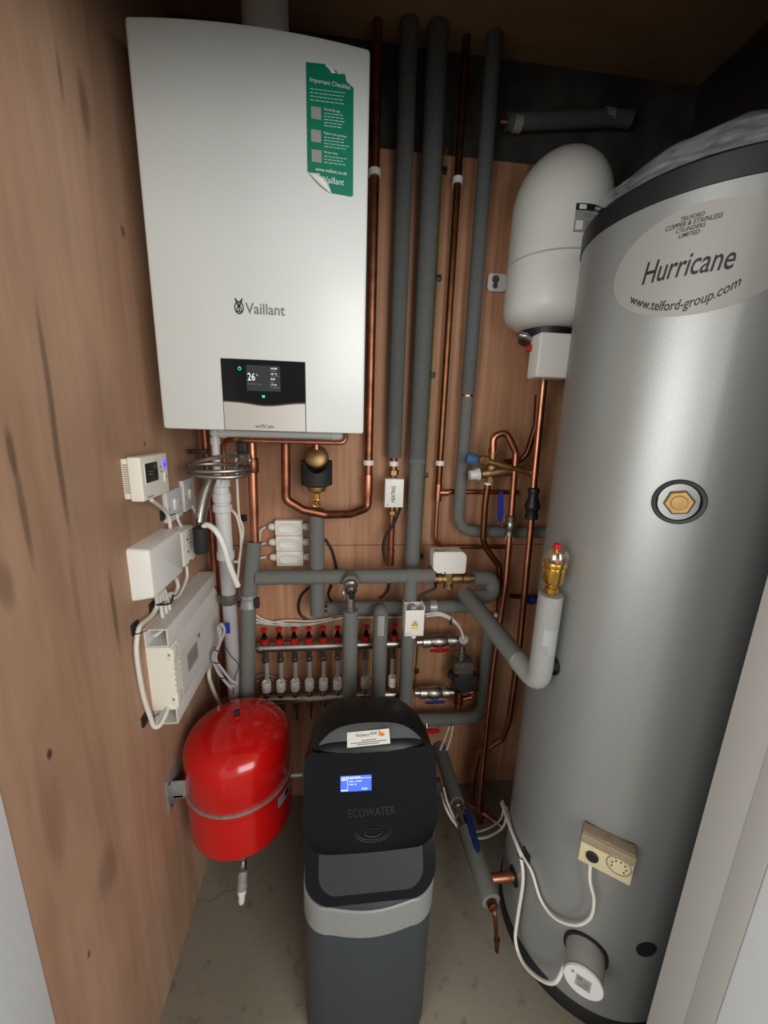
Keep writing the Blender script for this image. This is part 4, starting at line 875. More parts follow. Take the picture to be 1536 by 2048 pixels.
def tbox(u0, u1, v0, v1, m, nm, o=.001, par=th): return obj(nm, G().box(xf-.002, xf+o, y0+L_*u0, y0+L_*u1, z0+H_*v0, z0+H_*v1, .0006), m, par)
tbox(.11, .60, .37, .87, 'white', 'display_bezel', .0008); tbox(.13, .57, .40, .84, 'lcd', 'display', .0014)
tbox(.80, .94, .62, .86, 'glow_violet', 'lit_button', .0012); tbox(.81, .93, .30, .53, 'cream', 'button', .0018); tbox(.845, .89, .69, .76, 'blue_plastic', 'button_mark', .0016); tbox(.85, .88, .38, .46, 'grey_ink', 'button_mark', .0022); tbox(.69, .73, .66, .71, 'grey_ink', 'icon', .0006); tbox(.7, .74, .55, .6, 'grey_ink', 'icon', .0006); tbox(.12, .34, .06, .085, 'grey_ink', 'small_print', .0004)
def spur(pa, pb, lab):
    a, b_ = X(*pa, LW+.009), X(*pb, LW+.009)
    t = thing('switch', lab, 'switch', (LW, (a.y+b_.y)/2, b_.z), 'switch plates below the thermostat')
    obj('plate', G().box(LW-.0003, LW+.012, a.y, b_.y, b_.z, a.z, .003, 3), 'white2', t)
    ym_, zm_ = (a.y+b_.y)/2, (a.z+b_.z)/2
    obj('rocker', G().obox(V3((LW+.013, ym_, zm_)), (0, 1, 0), (.12, 0, 1), (1, 0, -.12), .016, .03, .006, .0015), 'white', t)
    for s in (-1, 1): obj('screw', G().rod((LW+.011, ym_+s*.034, zm_-.004), (LW+.0128, ym_+s*.034, zm_-.004), .003, seg=10), 'steel', t)
    return t
spur((330, 985), (365, 1030), 'white switch plate nearest the thermostat'); spur((364, 962), (391, 1012), 'white switch plate nearest the corner')
# receiver and programmer boxes
xf2 = -.408
yb0, yb1 = X(296, 1100, xf2).y, 1.005; zb0, zb1 = X(318, 1194, xf2).z, X(296, 1100, xf2).z+.002
rc = thing('junction_box', 'large plain white box on the left wall above the trunking', 'junction box', (LW, (yb0+yb1)/2, zb0))
def taper(g, x0, x1, y0, y1, z0, z1, i=.006, r=.008):
    L = []
    for (x, s) in ((x0, 0), (x0+.004, 0), (x1-.006, i*.7), (x1-.0015, i), (x1, i+.003)):
        L.append([(x, (y0+y1)/2+u, (z0+z1)/2+v) for u, v in rrect(y1-y0-2*s, z1-z0-2*s, r, 4)])
    return g.loft(L)
obj('body', taper(G(), LW-.0003, xf2, yb0, yb1, zb0, zb1), 'white', rc)
obj('screw_cap', G().rod((xf2-.001, yb0+.05, zb0+.022), (xf2+.0008, yb0+.05, zb0+.022), .003, seg=10), 'cream', rc)
yp0, yp1, zp0, zp1 = 1.025, X(388, 1062, -.415).y, X(370, 1140, -.415).z+.004, X(360, 1066, -.415).z
pg = thing('programmer', 'cream programmer box with small black marks beside the plain white box', 'programmer', (LW, (yp0+yp1)/2, zp0))
obj('body', taper(G(), LW-.0003, -.415, yp0, yp1, zp0, zp1, .003, .004), 'cream', pg)
g = G()
for k in range(5): z = zp1-.014-.011*k; g.box(-.416, -.4145, yp1-.034-.002*(k % 2), yp1-.018, z, z+.0022)
obj('marks', g, 'grey_ink', pg)
g = G()
for k in (0, 1): g.rod((-.416, yp1-.052, zp1-.03-.035*k), (-.4142, yp1-.052, zp1-.03-.035*k), .0032, seg=10)
g.box(-.4155, -.4145, yp0+.03, yp0+.05, zp0+.006, zp0+.009); obj('indicator_holes', g, 'ink', pg)
# trunking and wiring centre
def trunk(lab, y0, y1, z0, z1, x1):
    t = .003; g = G().box(LW-.0003, LW+t, y0, y1, z0, z1, .0005); g.box(x1-t, x1, y0, y1, z0, z1, .0005); g.box(LW+t, x1-t, y0, y1, z1-t, z1); g.box(LW+t, x1-t, y0, y1, z0, z0+t)
    return tag(obj('trunking', g, 'trunk'), lab, 'trunking')
xo = -.400
zt1, zt0 = X(334, 1258, xo).z, X(336, 1296, xo).z; yt0 = X(335, 1270, xo).y
trunk('open-ended white cable trunking above the ribbed wiring box', yt0, 1.215, zt0, zt1, xo)
zu1, zu0 = X(355, 1413, xo).z, X(355, 1450, xo).z; yu0 = X(355, 1432, xo).y
trunk('open-ended white cable trunking under the ribbed wiring box', yu0, 1.20, zu0, zu1, xo)
wz1, wz0, wy0, wy1 = zt0-.0008, zu1+.0008, yt0+.004, 1.205
wx = -.3925
wcn = thing('wiring_centre', 'long white ribbed wiring box with cream end cap on left wall', 'wiring box', (LW, (wy0+wy1)/2, wz0))
prof = [(LW-.0003, wz0), (wx-.008, wz0), (wx-.002, wz0+.006)]
nr = 15
for k in range(nr):
    za = wz0+.012+(wz1-wz0-.05)*k/nr; prof += [(wx, za), (wx, za+.0055), (wx-.0022, za+.0062), (wx-.0022, za+.0085)]
prof += [(wx, wz1-.036), (wx-.004, wz1-.018), (wx-.012, wz1), (LW-.0003, wz1)]
obj('ribbed_cover', G().prism([(x, wy0+.03, z) for x, z in prof], (0, wy1-wy0-.03, 0)), 'trunk', wcn, 20)
g = G(); L = []
def capo(s, yy): return [(LW-.0003 if u < 0 else u_, yy, z) for u, u_, z in []]
pr2 = [(LW-.0003, wz0), (wx-.006, wz0+.001), (wx+.001, wz0+.01)]
for k in range(6):
    za = wz0+.035+k*.015; pr2 += [(wx+.001, za), (wx-.003, za+.002), (wx-.003, za+.005), (wx+.001, za+.007)]
pr2 += [(wx+.001, wz1-.012), (wx-.006, wz1-.001), (LW-.0003, wz1)]
obj('end_cap', g.prism([(x, wy0-.004, z) for x, z in pr2], (0, .036, 0), 0), 'cream', wcn, 20)
for z in (wz1-.02, wz0+.03): q_ = obj('screw_lug', G().box(wx-.014, wx+.002, wy0-.0055, wy0+.02, z-.016, z+.014, .004), 'cream', wcn); obj('screw', G().rod((wx-.008, wy0-.0062, z), (wx-.008, wy0-.005, z), .0032, seg=10), 'steel', q_)
g = G().box(wx-.0008, wx+.0004, wy0+.07, wy0+.14, wz0+.05, wz0+.1); obj('print_label', g, 'label', wcn)
g = G(); yq = wy0+.085
for (u, v, w, h) in ((0, .02, .012, .001), (0, .006, .012, .001), (0, .006, .001, .015), (.012, .006, .001, .015), (.004, .01, .005, .006), (.02, .02, .03, .0015), (.02, .014, .026, .0015), (.02, .008, .03, .0015)): g.box(wx, wx+.0007, yq+u, yq+u+w, wz0+.06+v, wz0+.06+v+h)
g.box(wx, wx+.0007, wy0+.15, wy0+.162, wz0+.1, wz0+.112); obj('small_print', g, 'grey_ink', wcn)
# cables and tie mounts on the left wall
def lw(pts, x=.012): return [X(p[0], p[1], LW+(p[2] if len(p) > 2 else x)) for p in pts]
tag(obj('white_cable', G().cable(lw([(303, 1000, .03), (314, 1008, .026), (328, 1020, .014), (337, 1034, .012), (341, 1058, .014)]), .0048), 'cable'), 'white cable from the thermostat down to the plain white box', 'cable')
tag(obj('white_cable', G().cable(lw([(354, 1028, .012), (356, 1040, .012), (364, 1056, .014)]), .0042), 'cable'), 'short white cable from the nearer switch to the programmer', 'cable')
tag(obj('white_cable', G().cable(lw([(385, 1012, .014), (393, 1030, .03), (402, 1044, .05)]), .0045), 'cable'), 'white cable from the corner switch to the black connector', 'cable')
big = lw([(313, 1192, .022), (314, 1212, .014), (302, 1232, .012), (283, 1248, .012), (276, 1264, .012), (273, 1300, .012), (279, 1350, .012), (288, 1395, .012), (300, 1432, .016), (308, 1452, .02), (320, 1450, .03), (333, 1425, .036), (336, 1405, .03)])
tag(obj('white_cable', G().cable(big, .0052, 10), 'cable'), 'white cable bowed outside the wiring box from top to bottom trunking', 'cable')
for i, (x0, x1, x2) in enumerate(((319, 323, 330), (324, 331, 338), (329, 338, 345))):
    tag(obj('white_cable', G().cable(lw([(x0, 1188-4*i, .022), (x1-1, 1212-3*i, .016), (x2-5, 1232-4*i, .018), (x2, 1246-6*i, .02)]), .0045), 'cable'), 'short white cable dropping from the plain box into the trunking, %s' % ('nearest the door', 'middle one', 'nearest the corner')[i], 'cable', 'short cables above the trunking')
tag(obj('white_cable', G().cable(lw([(352, 1156, .02), (356, 1172, .02), (350, 1186, .02), (338, 1188, .018), (329, 1200, .016)]), .0048), 'cable'), 'inner white cable looping under the plain white box', 'cable')
tag(obj('white_cable', G().cable(lw([(373, 1132, .02), (374, 1155, .022), (362, 1184, .022), (350, 1196, .02), (336, 1190, .018)]), .004), 'cable'), 'outer white cable looping from the programmer', 'cable')
def mount(px, py, lab, w=.026, cx=None):
    p = X(px, py, LW+.002); t = thing('cable_mount', lab, 'cable mount', p, 'black cable tie mounts on the left wall')
    obj('base', G().box(LW-.0003, LW+.005, p.y-w/2, p.y+w/2, p.z-w/2, p.z+w/2, .001), 'black', t)
    g = G(); q = X(*(cx or (px+8, py-2)), LW+.012); g.ring(q, (0, .2, 1), .0062, .0012, 16, 6); g.rod(q+V3((.006, 0, 0)), q+V3((.016, .008, .002)), .0012); obj('tie', g, 'bcable', t)
mount(326, 1030, 'black tie mount below the thermostat', cx=(337, 1030)); mount(305, 1214, 'black tie mount below the plain white box', cx=(314, 1208))
mount(270, 1256, 'black tie mount beside the open end of the upper trunking', cx=(276, 1266)); mount(290, 1438, 'black tie mount beside the open end of the lower trunking', cx=(301, 1434))
p0, p1 = X(314, 1210, LW+.02), X(347, 1186, LW+.02); tag(obj('cable_tie', G().cable([p0, p0.lerp(p1, .5)+V3((.01, 0, -.012)), p1], .0022), 'bcable'), 'black cable tie gathering the cables under the plain box', 'cable tie')
tag(obj('cable_stub', G().cable(lw([(309, 1272, .02), (318, 1266, .025), (328, 1258, .03)]), .004), 'white'), 'cut cable end inside the open upper trunking', 'cable')
tag(obj('white_cable', G().cable([X(420, 1250, -.43), X(428, 1300, -.43), X(418, 1345, -.42), X(425, 1375, -.42), X(440, 1410, -.41), Y(452, 1440, 1.2)], .006), 'cable'), 'white cable dropping behind the red vessel from the trunking', 'cable')
# coiled bundle of thin cables behind the wiring box
for i, (pts, lab) in enumerate((([(438, 1248), (442, 1270), (432, 1300), (428, 1322), (440, 1345), (455, 1368), (470, 1372)], 'grey thin cable, outer strand of the tied bundle by the waste pipe'), ([(442, 1246), (449, 1262), (438, 1292), (432, 1318), (446, 1340), (462, 1360), (474, 1366)], 'grey thin cable, middle strand of the tied bundle by the waste pipe'), ([(436, 1252), (440, 1285), (426, 1312), (434, 1340), (448, 1360), (462, 1376)], 'grey thin cable, inner strand of the tied bundle by the waste pipe'))):
    tag(obj('thin_cable', G().cable([Y(x, y, 1.10-.004*i) for x, y in pts], .0042), 'jacket_grey'), lab, 'cable', 'tied bundle of thin cables')
for (x, y, n_) in ((437, 1298, 'uppermost'), (433, 1322, 'middle'), (446, 1352, 'lowest')): tag(obj('cable_tie', G().ring(Y(x, y, 1.095), (.3, 0, 1), .012, .0013, 16, 6), 'bcable'), n_+' black tie round the bundle of thin cables by the waste pipe', 'cable tie', 'ties round the thin cable bundle')
tag(obj('probe_wire', G().cable([Y(x, y, 1.11) for x, y in ((448, 1290), (462, 1312), (477, 1330), (470, 1355), (466, 1388))], .0014), 'bcable'), 'thin black wire hanging in front of the waste pipe', 'wire')
p = Y(456, 1256, 1.125); tag(obj('pipe_label', G().box(p.x-.008, p.x+.006, p.y-.001, p.y, p.z-.018, p.z+.018), 'blue_plastic'), 'small blue label on the waste pipe', 'label')
wl = [Y(472, 905, 1.23), Y(474, 960, 1.23), Y(478, 1030, 1.23), Y(486, 1060, 1.23), Y(480, 1110, 1.22), Y(474, 1170, 1.2)]
tag(obj('white_cable', G().cable(wl, .0042), 'cable'), 'white cable dropping on the back wall beside the bare copper', 'cable')
tag(obj('white_cable', G().cable([Y(462, 1018, 1.22), Y(474, 1035, 1.22), Y(482, 1075, 1.22), Y(478, 1120, 1.22), Y(462, 1122, 1.21)], .0042), 'cable'), 'white cable curving out from behind the waste fitting', 'cable')
p = Y(488, 1036, BW-.006); tag(obj('cable_clip', G().box(p.x-.009, p.x+.009, BW-.01, BW+.0003, p.z-.011, p.z+.011, .002), 'black'), 'black square clip on the white cable beside the bare copper', 'cable clip')
# socket on the back wall behind the white vessel
a, b_ = Y(977, 546, BW-.012), Y(1012, 584, BW-.012)
so = thing('fused_spur', 'small white spur plate half behind the white vessel', 'switch', ((a.x+b_.x)/2, BW, b_.z))
obj('plate', G().prism([(a.x+.03+u, BW-.014, (a.z+b_.z)/2+v) for u, v in rrect(.06, a.z-b_.z, .009, 4)], (0, .0135, 0), .002), 'white2', so)
g = G()
for k, r in ((.008, .0115), (-.010, .008)): g.rod((a.x+.024, BW-.0155, (a.z+b_.z)/2+k), (a.x+.024, BW-.013, (a.z+b_.z)/2+k), r)
obj('grey_insert', g, 'iron', so)
# ------------------------------------------------------------------ red expansion vessel
vc = V3((-.289, .972, 0)); vr = .1465
zs = Y(470, 1636, vc.y-vr).z; zt = Y(478, 1434, vc.y).z; zb = Y(505, 1719, vc.y-.115).z
rv = thing('expansion_vessel', 'round red expansion vessel hung on the left wall', 'vessel', (vc.x, vc.y, zb))
def dome(r, z0, z1, n=10, p=2.4): return [(r*math.cos(t)**(2/p), z0+(z1-z0)*math.sin(t)**(2/p)) for t in [pi/2*k/n for k in range(n+1)]]
g = G().lathe([(.0, zb+.004)]+[(r, z) for r, z in dome(vr*.985, zb+.055, zb, 10, 2.6)][::-1]+[(vr*.985, zs-.02), (vr*1.0, zs-.018), (vr*1.015, zs-.012), (vr*1.015, zs-.003), (vr*.99, zs-.001)], vc, seg=64); obj('lower_shell', g, 'red', rv)
g = G().lathe([(vr*.97, zs+.004), (vr*.985, zs+.008)]+dome(vr*.985, zs+.10, zt, 14, 2.2), vc, seg=64); obj('upper_shell', g, 'red', rv)
obj('clamp_band', G().lathe([(vr*.97, zs-.003), (vr*1.005, zs-.002), (vr*1.005, zs+.005), (vr*.97, zs+.006)], vc, seg=64), 'steel', rv)
g = G().lathe([(.027, zt-.0045), (.027, zt+.0006), (.022, zt-.0015), (.009, zt-.0015), (.009, zt+.006)], vc, seg=24); obj('valve_boss', g, 'red', rv)
obj('valve_cap', G().lathe([(.0065, zt+.002), (.0065, zt+.02), (.005, zt+.023)], vc, seg=14), 'black', rv)
k = V3((vc.x+.05, vc.y-vr*.93, 0)); an = math.atan2(-.62, .62); g = G()
g.loft([[(vc.x+(vr*.993)*math.cos(t), vc.y+(vr*.993)*math.sin(t), z) for t in [-.62+.5*q/8 for q in range(9)]] for z in (zs-.055, zs-.022)], False, False, False); obj('rating_label', g, 'label', rv)
g = G(); g.loft([[(vc.x+(vr*.997)*math.cos(t), vc.y+(vr*.997)*math.sin(t), z) for t in (-.4, -.33, -.27)] for z in (zs-.047, zs-.03)], False, False, False); obj('label_print', g, 'ink', rv)
br = X(352, 1590, LW+.003)
g = G().box(LW-.0003, LW+.004, br.y-.045, br.y+.03, zs-.03, zs+.075, .001); g.box(LW+.003, LW+.045, br.y-.02, br.y-.016, zs-.006, zs+.05, .0008); g.box(LW+.004, vc.x-vr*.9, br.y-.02, br.y+.03, zs-.004, zs+.004, .001); obj('bracket', g, 'steel', rv)
[obj('bracket_screw', G().rod((LW+.003, br.y-.03, zs+q), (LW+.0055, br.y-.03, zs+q), .004, seg=8), 'ink', rv) for q in (-.015, .055)]
p = Y(596, 1549, .96); obj('side_lug', G().rod((vc.x+vr*.9, p.y, p.z), p+V3((.014, 0, 0)), .007), 'steel', rv)
obj('outlet_tube', G().rod((vc.x, vc.y, zb-.02), (vc.x, vc.y, zb+.02), .008), 'copper_dull', rv)
# hose of little fittings below the vessel ending in a white cap
e0, e1 = Y(490, 1724, .93), Y(483, 1806, .885)
dvf = thing('vessel_fitting', 'small chain of nickel fittings with white cap under the red vessel', 'valve', e1)
e0 = V3((vc.x+.012, .93, zb+.008)); ax = (e1-e0); L_ = ax.length
pr = [(.007, 0), (.007, .1), (.0095, .12), (.0095, .2), (.006, .22), (.0105, .28), (.0115, .33), (.0105, .38), (.006, .4), (.0105, .45), (.0105, .52), (.007, .55)]
obj('fitting', G().lathe([(r, h*L_) for r, h in pr], e0, ax, 14), 'chrome', dvf)
obj('collar', G().lathe([(r, h*L_) for r, h in ((.009, .54), (.0135, .57), (.0135, .68), (.0115, .69), (.0145, .71), (.0145, .79), (.0125, .80))], e0, ax, 18), 'label', dvf)
obj('white_cap', G().lathe([(r, h*L_) for r, h in ((.0125, .8), (.0125, .86), (.0095, .87), (.0095, .97), (.007, 1))], e0, ax, 18), 'white', dvf)
# ------------------------------------------------------------------ white expansion vessel
wc_ = V3((.598, 1.172, 0)); wr = .1285
zt = Y(1150, 288, wc_.y-.05).z; zs = Y(1105, 492, wc_.y-wr).z; zb = Y(1080, 652, wc_.y-.085).z
wv = thing('expansion_vessel', 'round white expansion vessel on the back wall behind the cylinder', 'vessel', (wc_.x, wc_.y, zb))
obj('upper_shell', G().lathe([(wr*.96, zs+.001), (wr, zs+.003)]+dome(wr, zt-.135, zt+.010, 14, 2.15), wc_, seg=64), 'vessel_white', wv)
obj('lower_shell', G().lathe([(.0, zb)]+dome(wr*1.006, zb+.07, zb, 10, 2.5)[::-1]+[(wr*1.006, zs-.002), (wr*.99, zs)], wc_, seg=64), 'vessel_white', wv)
obj('black_flange', G().lathe([(.02, zb-.026), (.072, zb-.026), (.078, zb-.022), (.078, zb+.004), (.06, zb+.01)], wc_, seg=40), 'black', wv)
sz = Y(1155, 418, wc_.y-wr).z; a0 = math.atan2(Y(1120, 418, 1.05).y-wc_.y, Y(1120, 418, 1.05).x-wc_.x)
def wl_(t0, t1, z0, z1, o, m, nm, par): return obj(nm, G().loft([[(wc_.x+(wr+o)*math.cos(t), wc_.y+(wr+o)*math.sin(t), z) for t in [t0+(t1-t0)*q/10 for q in range(11)]] for z in (z0, z1)], False, False, False), m, par)
ta = -1.78; tb = -.98; zl1 = Y(1150, 408, 1.05).z; zl0 = Y(1150, 466, 1.05).z; H_ = zl1-zl0
lb = wl_(ta, tb, zl0, zl1, .0006, 'label', 'rating_label', wv)
wl_(ta, tb, zl1-H_*.24, zl1, .0012, 'ink', 'black_header', lb)
wl_(ta+.06, ta+.2, zl1-H_*.2, zl1-H_*.04, .0016, 'paper', 'shield_mark', lb); wl_(ta+.38, ta+.5, zl1-H_*.14, zl1-H_*.09, .0016, 'paper', 'header_print', lb)
wl_(ta+.03, ta+.17, zl0+H_*.08, zl0+H_*.4, .0012, 'paper', 'blank_square', lb)
for (u, w, v) in ((.16, .3, .62), (.16, .26, .55), (.22, .3, .36), (.22, .34, .28), (.22, .28, .2), (.52, .2, .6)): wl_(ta+u, ta+u+w, zl0+H_*v, zl0+H_*(v+.035), .0012, 'grey_ink', 'small_print', lb)
a, b_ = Y(1067, 662, 1.075), Y(1140, 757, 1.075)
bx = thing('pipe_box', 'white rounded box hanging under the white vessel', 'box', ((a.x+b_.x)/2, 1.1, b_.z))
a.x += .022; b_.x += .004; obj('body', G().box(a.x, b_.x, 1.075, 1.135, b_.z, a.z, .008, 3), 'white', bx); obj('dark_gap', G().box(b_.x-.004, b_.x-.0015, 1.0745, 1.1355, b_.z+.004, a.z-.004), 'black', bx)  # black strip paints the dark gap between the box and the cylinder
p = Y(1061, 697, 1.13); t = thing('red_knob_valve', 'small valve with red knob under the white vessel', 'valve', p)
obj('knob', G().lathe([(.004, -.006), (.010, -.005), (.011, .004), (.008, .012), (.002, .013)], p, (-.8, -.5, 0), 14), 'red_plastic', t); obj('stem', G().rod(p+V3((.004, .004, 0)), p+V3((.03, .02, .012)), .006), 'brass', t); 
p = Y(1052, 672, 1.12); obj('body', G().tube([p+V3((-.012, .01, .004)), p, p+V3((.04, .02, -.012))], .009, .01), 'chrome', t)
# ------------------------------------------------------------------ hot water cylinder
cy = thing('hot_water_cylinder', 'tall silver hot water cylinder with oval label beside the door', 'water cylinder', (CYL.x, CYL.y, 0))
obj('jacket', G().lathe([(CR-.004, .04), (CR, .042), (CR, CZT), (CR-.004, CZT+.002)], CYL, seg=128), 'cyl', cy)
obj('base_ring', G().lathe([(CR+.004, 0), (CR+.006, .004), (CR+.006, .032), (CR+.001, .044)], CYL, seg=96), 'rubber', cy)
obj('lid_ring', G().lathe([(CR-.002, CZT-.001), (CR+.0025, CZT), (CR+.003, CZT+.038), (CR-.004, CZT+.044), (CR-.05, CZT+.05), (0, CZT+.052)], CYL, seg=128), 'black', cy)
A = lambda px, py, r=CR: cang(onC(px, py, r))
def cwrap(a0, z0, o=.0012):
    return lambda u, v: cpt(a0 + u/CR, z0+v, CR+o)
# oval label
aL, aC = A(1231, 545), A(1392, 523)
zC = onC(1388, 524).z; zTop = onC(1372, 414).z; zBot = onC(1345, 634).z
zC = (zTop+zBot)/2; ha = abs(aC-aL)*1.0; hz_ = (zTop-zBot)/2
g = G(); L = []
for r in [.001]+[q/24 for q in range(1, 25)]: L.append([cpt(aC+ha*r*math.cos(2*pi*k/72), zC+hz_*r*math.sin(2*pi*k/72), CR+.0007) for k in range(72)])
g.loft(L, True, False); lab = obj('oval_label', g, 'label', cy)
def ctext(s, p0, p1, hpx, shear=.18, m='ink', vfit=None):
    a, b_ = onC(*p0), onC(*p1); a0, a1 = cang(a), cang(b_)
    # angle grows away from the viewer's left, so letters run with increasing angle
    w = abs(a1-a0)*CR; z0 = a.z; dz = b_.z-a.z; h = onC(p0[0], p0[1]-hpx).z-a.z
    sg_ = 1 if a1 > a0 else -1
    f = (lambda u, v: cpt(a0+sg_*u/CR, z0+v+(dz*u/w if vfit is None else vfit(u/w)), CR+.0013))
    return obj('lettering', textg(s, w, h, f, shear, .006), m, lab)
zb_ = onC(1284, 571).z
ctext('Hurricane', (1284, 571), (1466, 541), 42, .22, vfit=lambda t: 0)
ctext('TELFORD', (1361, 444), (1409, 432), 8, .2, vfit=lambda t: 0)
ctext('COPPER & STAINLESS', (1331, 464), (1444, 440), 9, .2, vfit=lambda t: 0)
ctext('CYLINDERS', (1352, 468), (1410, 456), 8, .2, vfit=lambda t: 0)
ctext('LIMITED', (1357, 477.5), (1399, 469), 8, .2, vfit=lambda t: 0)
hw = (zC-zBot)
ctext('www.telford-group.com', (1260, 612), (1477, 584), 24, .12, vfit=lambda t: -.026*(1-((t-.5)*2)**2))
# hexagon plug
p = onC(1357, 1004); aP = cang(p); n = V3((math.cos(aP), math.sin(aP), 0))
g = G().lathe([(.0, -.012), (.026, -.012), (.030, -.004), (.035, .002), (.040, .0025), (.0415, .0005), (.041, -.002)], cpt(aP, p.z), n, 40); obj('black_rosette', g, 'black', cy)
g = G().lathe([(.0, .012), (.021, .012), (.0235, .010), (.0235, -.012)], cpt(aP, p.z), n, 6, .2); g.lathe([(.0, .014), (.012, .0135), (.013, .012)], cpt(aP, p.z), n, 24); obj('hexagon_plug', g, 'brass', cy)
p = onC(1292, 1898); aP = cang(p); n = V3((math.cos(aP), math.sin(aP), 0)); obj('rubber_plug', G().lathe([(.0, .0012), (.018, .0015), (.0225, .0022), (.0235, -.004)], cpt(aP, p.z), n, 28), 'plug_hole', cy)
p = onC(1104, 1327); aP = cang(p); n = V3((math.cos(aP), math.sin(aP), 0)); obj('rubber_plug', G().lathe([(.0, .002), (.022, .002), (.027, .0025), (.028, -.004)], cpt(aP, p.z), n, 28), 'plug_hole', cy)
# cylinder thermostat box
tp = onC(1216, 1722, CR+.03); aT = cang(tp); n = V3((math.cos(aT), math.sin(aT), 0)); tt = V3((-math.sin(aT), math.cos(aT), 0))
f0_, f1_ = PL(1153, 1705, tp, n), PL(1262, 1768, tp, n); w = .118; zt_ = PL(1205, 1685, tp, n).z; zb_ = PL(1205, 1745, tp, n).z
wd = abs((PL(1270, 1727, tp, n)-PL(1165, 1662, tp, n)).dot(tt)); cxp = (PL(1158, 1690, tp, n)+PL(1268, 1752, tp, n))*.5; cu_ = (cxp-CYL).dot(tt); ctr = V3((CYL.x, CYL.y, 0))+tt*cu_
ht = abs(zt_-zb_)
ts = thing('cylinder_thermostat', 'beige thermostat box strapped low on the silver cylinder', 'thermostat', ctr+n*CR+V3((0, 0, zb_)))
def tb_(u0, u1, v0, v1, d0, d1, m, nm, bev=.003): return obj(nm, G().obox(ctr+tt*((u0+u1)/2)+n*((d0+d1)/2)+V3((0, 0, zb_+(v0+v1)/2)), tt, (0, 0, 1), n, u1-u0, v1-v0, d1-d0, bev), m, ts)
hwid = wd/2
tb_(-hwid, hwid, 0, ht, CR-.001, CR+.03, 'beige', 'housing'); tb_(-hwid-.0005, hwid+.0005, ht*.70, ht+.0005, CR+.002, CR+.0308, 'taupe', 'cover_strip', .001); tb_(-.005, .003, ht*.72, ht*.98, CR+.02, CR+.032, 'taupe', 'catch', .001); tb_(-hwid+.001, hwid-.001, ht*.98, ht+.003, CR+.001, CR+.0275, 'taupe', 'top_plate', .001)
tb_(-.006, .004, ht+.002, ht+.005, CR+.012, CR+.0275, 'taupe', 'clip_tab', .001)
def rodn(u, v, r, d0, d1, m, nm, seg=28, par=None): return obj(nm, G().lathe([(0, d0), (r, d0), (r, d1-.001), (r-.001, d1), (0, d1)], ctr+tt*u+V3((0, 0, zb_+v)), n, seg), m, par or ts)
sgn = 1
rodn(-hwid*.5, ht*.38, .0125, CR+.02, CR+.036, 'black', 'gland'); 
g = G().ring(ctr+tt*(hwid*.48)+n*(CR+.0302)+V3((0, 0, zb_+ht*.5)), n, .0235, .0016, 32, 6); obj('dial_rim', g, 'taupe', ts)
dl = rodn(hwid*.48, ht*.5, .0185, CR+.02, CR+.0325, 'beige', 'dial')
g = G()
for k in range(7):
    q = math.radians(200-40*k); c_ = ctr+tt*(hwid*.48+.014*math.cos(q))+V3((0, 0, zb_+ht*.5+.014*math.sin(q)))+n*(CR+.0328); g.obox(c_, tt, (0, 0, 1), n, .0026, .004, .0006)
obj('dial_figures', g, 'ink', dl)
# immersion heater cover
cp_ = onC(1180, 1902); aI = cang(cp_); nI = V3((math.cos(aI), math.sin(aI), 0)); tI = V3((-math.sin(aI), math.cos(aI), 0))
zI = .155; aI = cang(onC(1188, 1915)); 
base = onC(1171, 1900); aI = cang(base); nI = V3((math.cos(aI), math.sin(aI), 0)); tI = V3((-math.sin(aI), math.cos(aI), 0)); o = cpt(aI, base.z)
im = thing('immersion_heater', 'round grey immersion heater cover with white cap low on the cylinder', 'heater', o)
obj('gasket', G().lathe([(.05, 0), (.05, .004), (.044, .005)], o, nI, 36), 'rubber', im)
obj('cover', G().lathe([(.0445, .002), (.0435, .02), (.041, .06), (.040, .064)], o, nI, 40), 'label', im)
cap = obj('white_cap', G().lathe([(.0405, .062), (.0425, .063), (.0425, .067), (.0415, .069), (0, .0695)], o, nI, 40), 'white2', im)
g = G().obox(o+nI*.0697, tI, (0, 0, 1), nI, .032, .034, .0008); obj('cap_print', g, 'label', cap)
g = G()
for (u, v, w, h) in ((-.008, .008, .011, .012), (.006, .008, .012, .003), (.006, .002, .012, .003), (0, -.006, .024, .003), (0, -.012, .02, .003), (.006, -.001, .012, .002)): g.obox(o+nI*.0702+tI*u+V3((0, 0, v)), tI, (0, 0, 1), nI, w, h, .0006)
q = o+nI*.0702+tI*(-.024)+V3((0, 0, .018)); g.poly([q+tI*(-.004)-V3((0, 0, .004)), q+tI*.004-V3((0, 0, .004)), q+V3((0, 0, .004))]); obj('printed_marks', g, 'grey_ink', cap)
# cylinder cables
cr = CR+.011
up = [onC(1003, 1606, cr), onC(1022, 1660, cr), onC(1040, 1708, cr+.004)]
c1 = up + [onC(1046, 1760, cr+.006), onC(1036, 1830, cr+.012), onC(1031, 1880, cr+.02), onC(1046, 1925, cr+.03), onC(1080, 1958, cr+.045), onC(1110, 1964, cr+.055), o+nI*.055+tI*(-.041)-V3((0, 0, .008))]
ic = thing('white_cable', 'thick white cable hanging down to the immersion heater cap', 'cable', c1[6]); obj('sheath', G().cable(c1, .0048, 10), 'cable', ic)
ge = ctr+tt*(-hwid*.5)+n*(CR+.022)+V3((0, 0, zb_))
c2 = [cpt(cang(p)+.042, p.z+.002, CR+.011) for p in up] + [onC(1064, 1745, cr), onC(1082, 1800, cr), onC(1110, 1836, cr+.006), onC(1150, 1850, cr+.012), onC(1180, 1836, cr+.016), onC(1188, 1800, cr+.018), onC(1180, 1762, cr+.02), ge]
tc_ = thing('white_cable', 'thin white cable looping up to the beige cylinder thermostat', 'cable', c2[5]); obj('sheath', G().cable(c2, .0038, 10), 'cable', tc_)
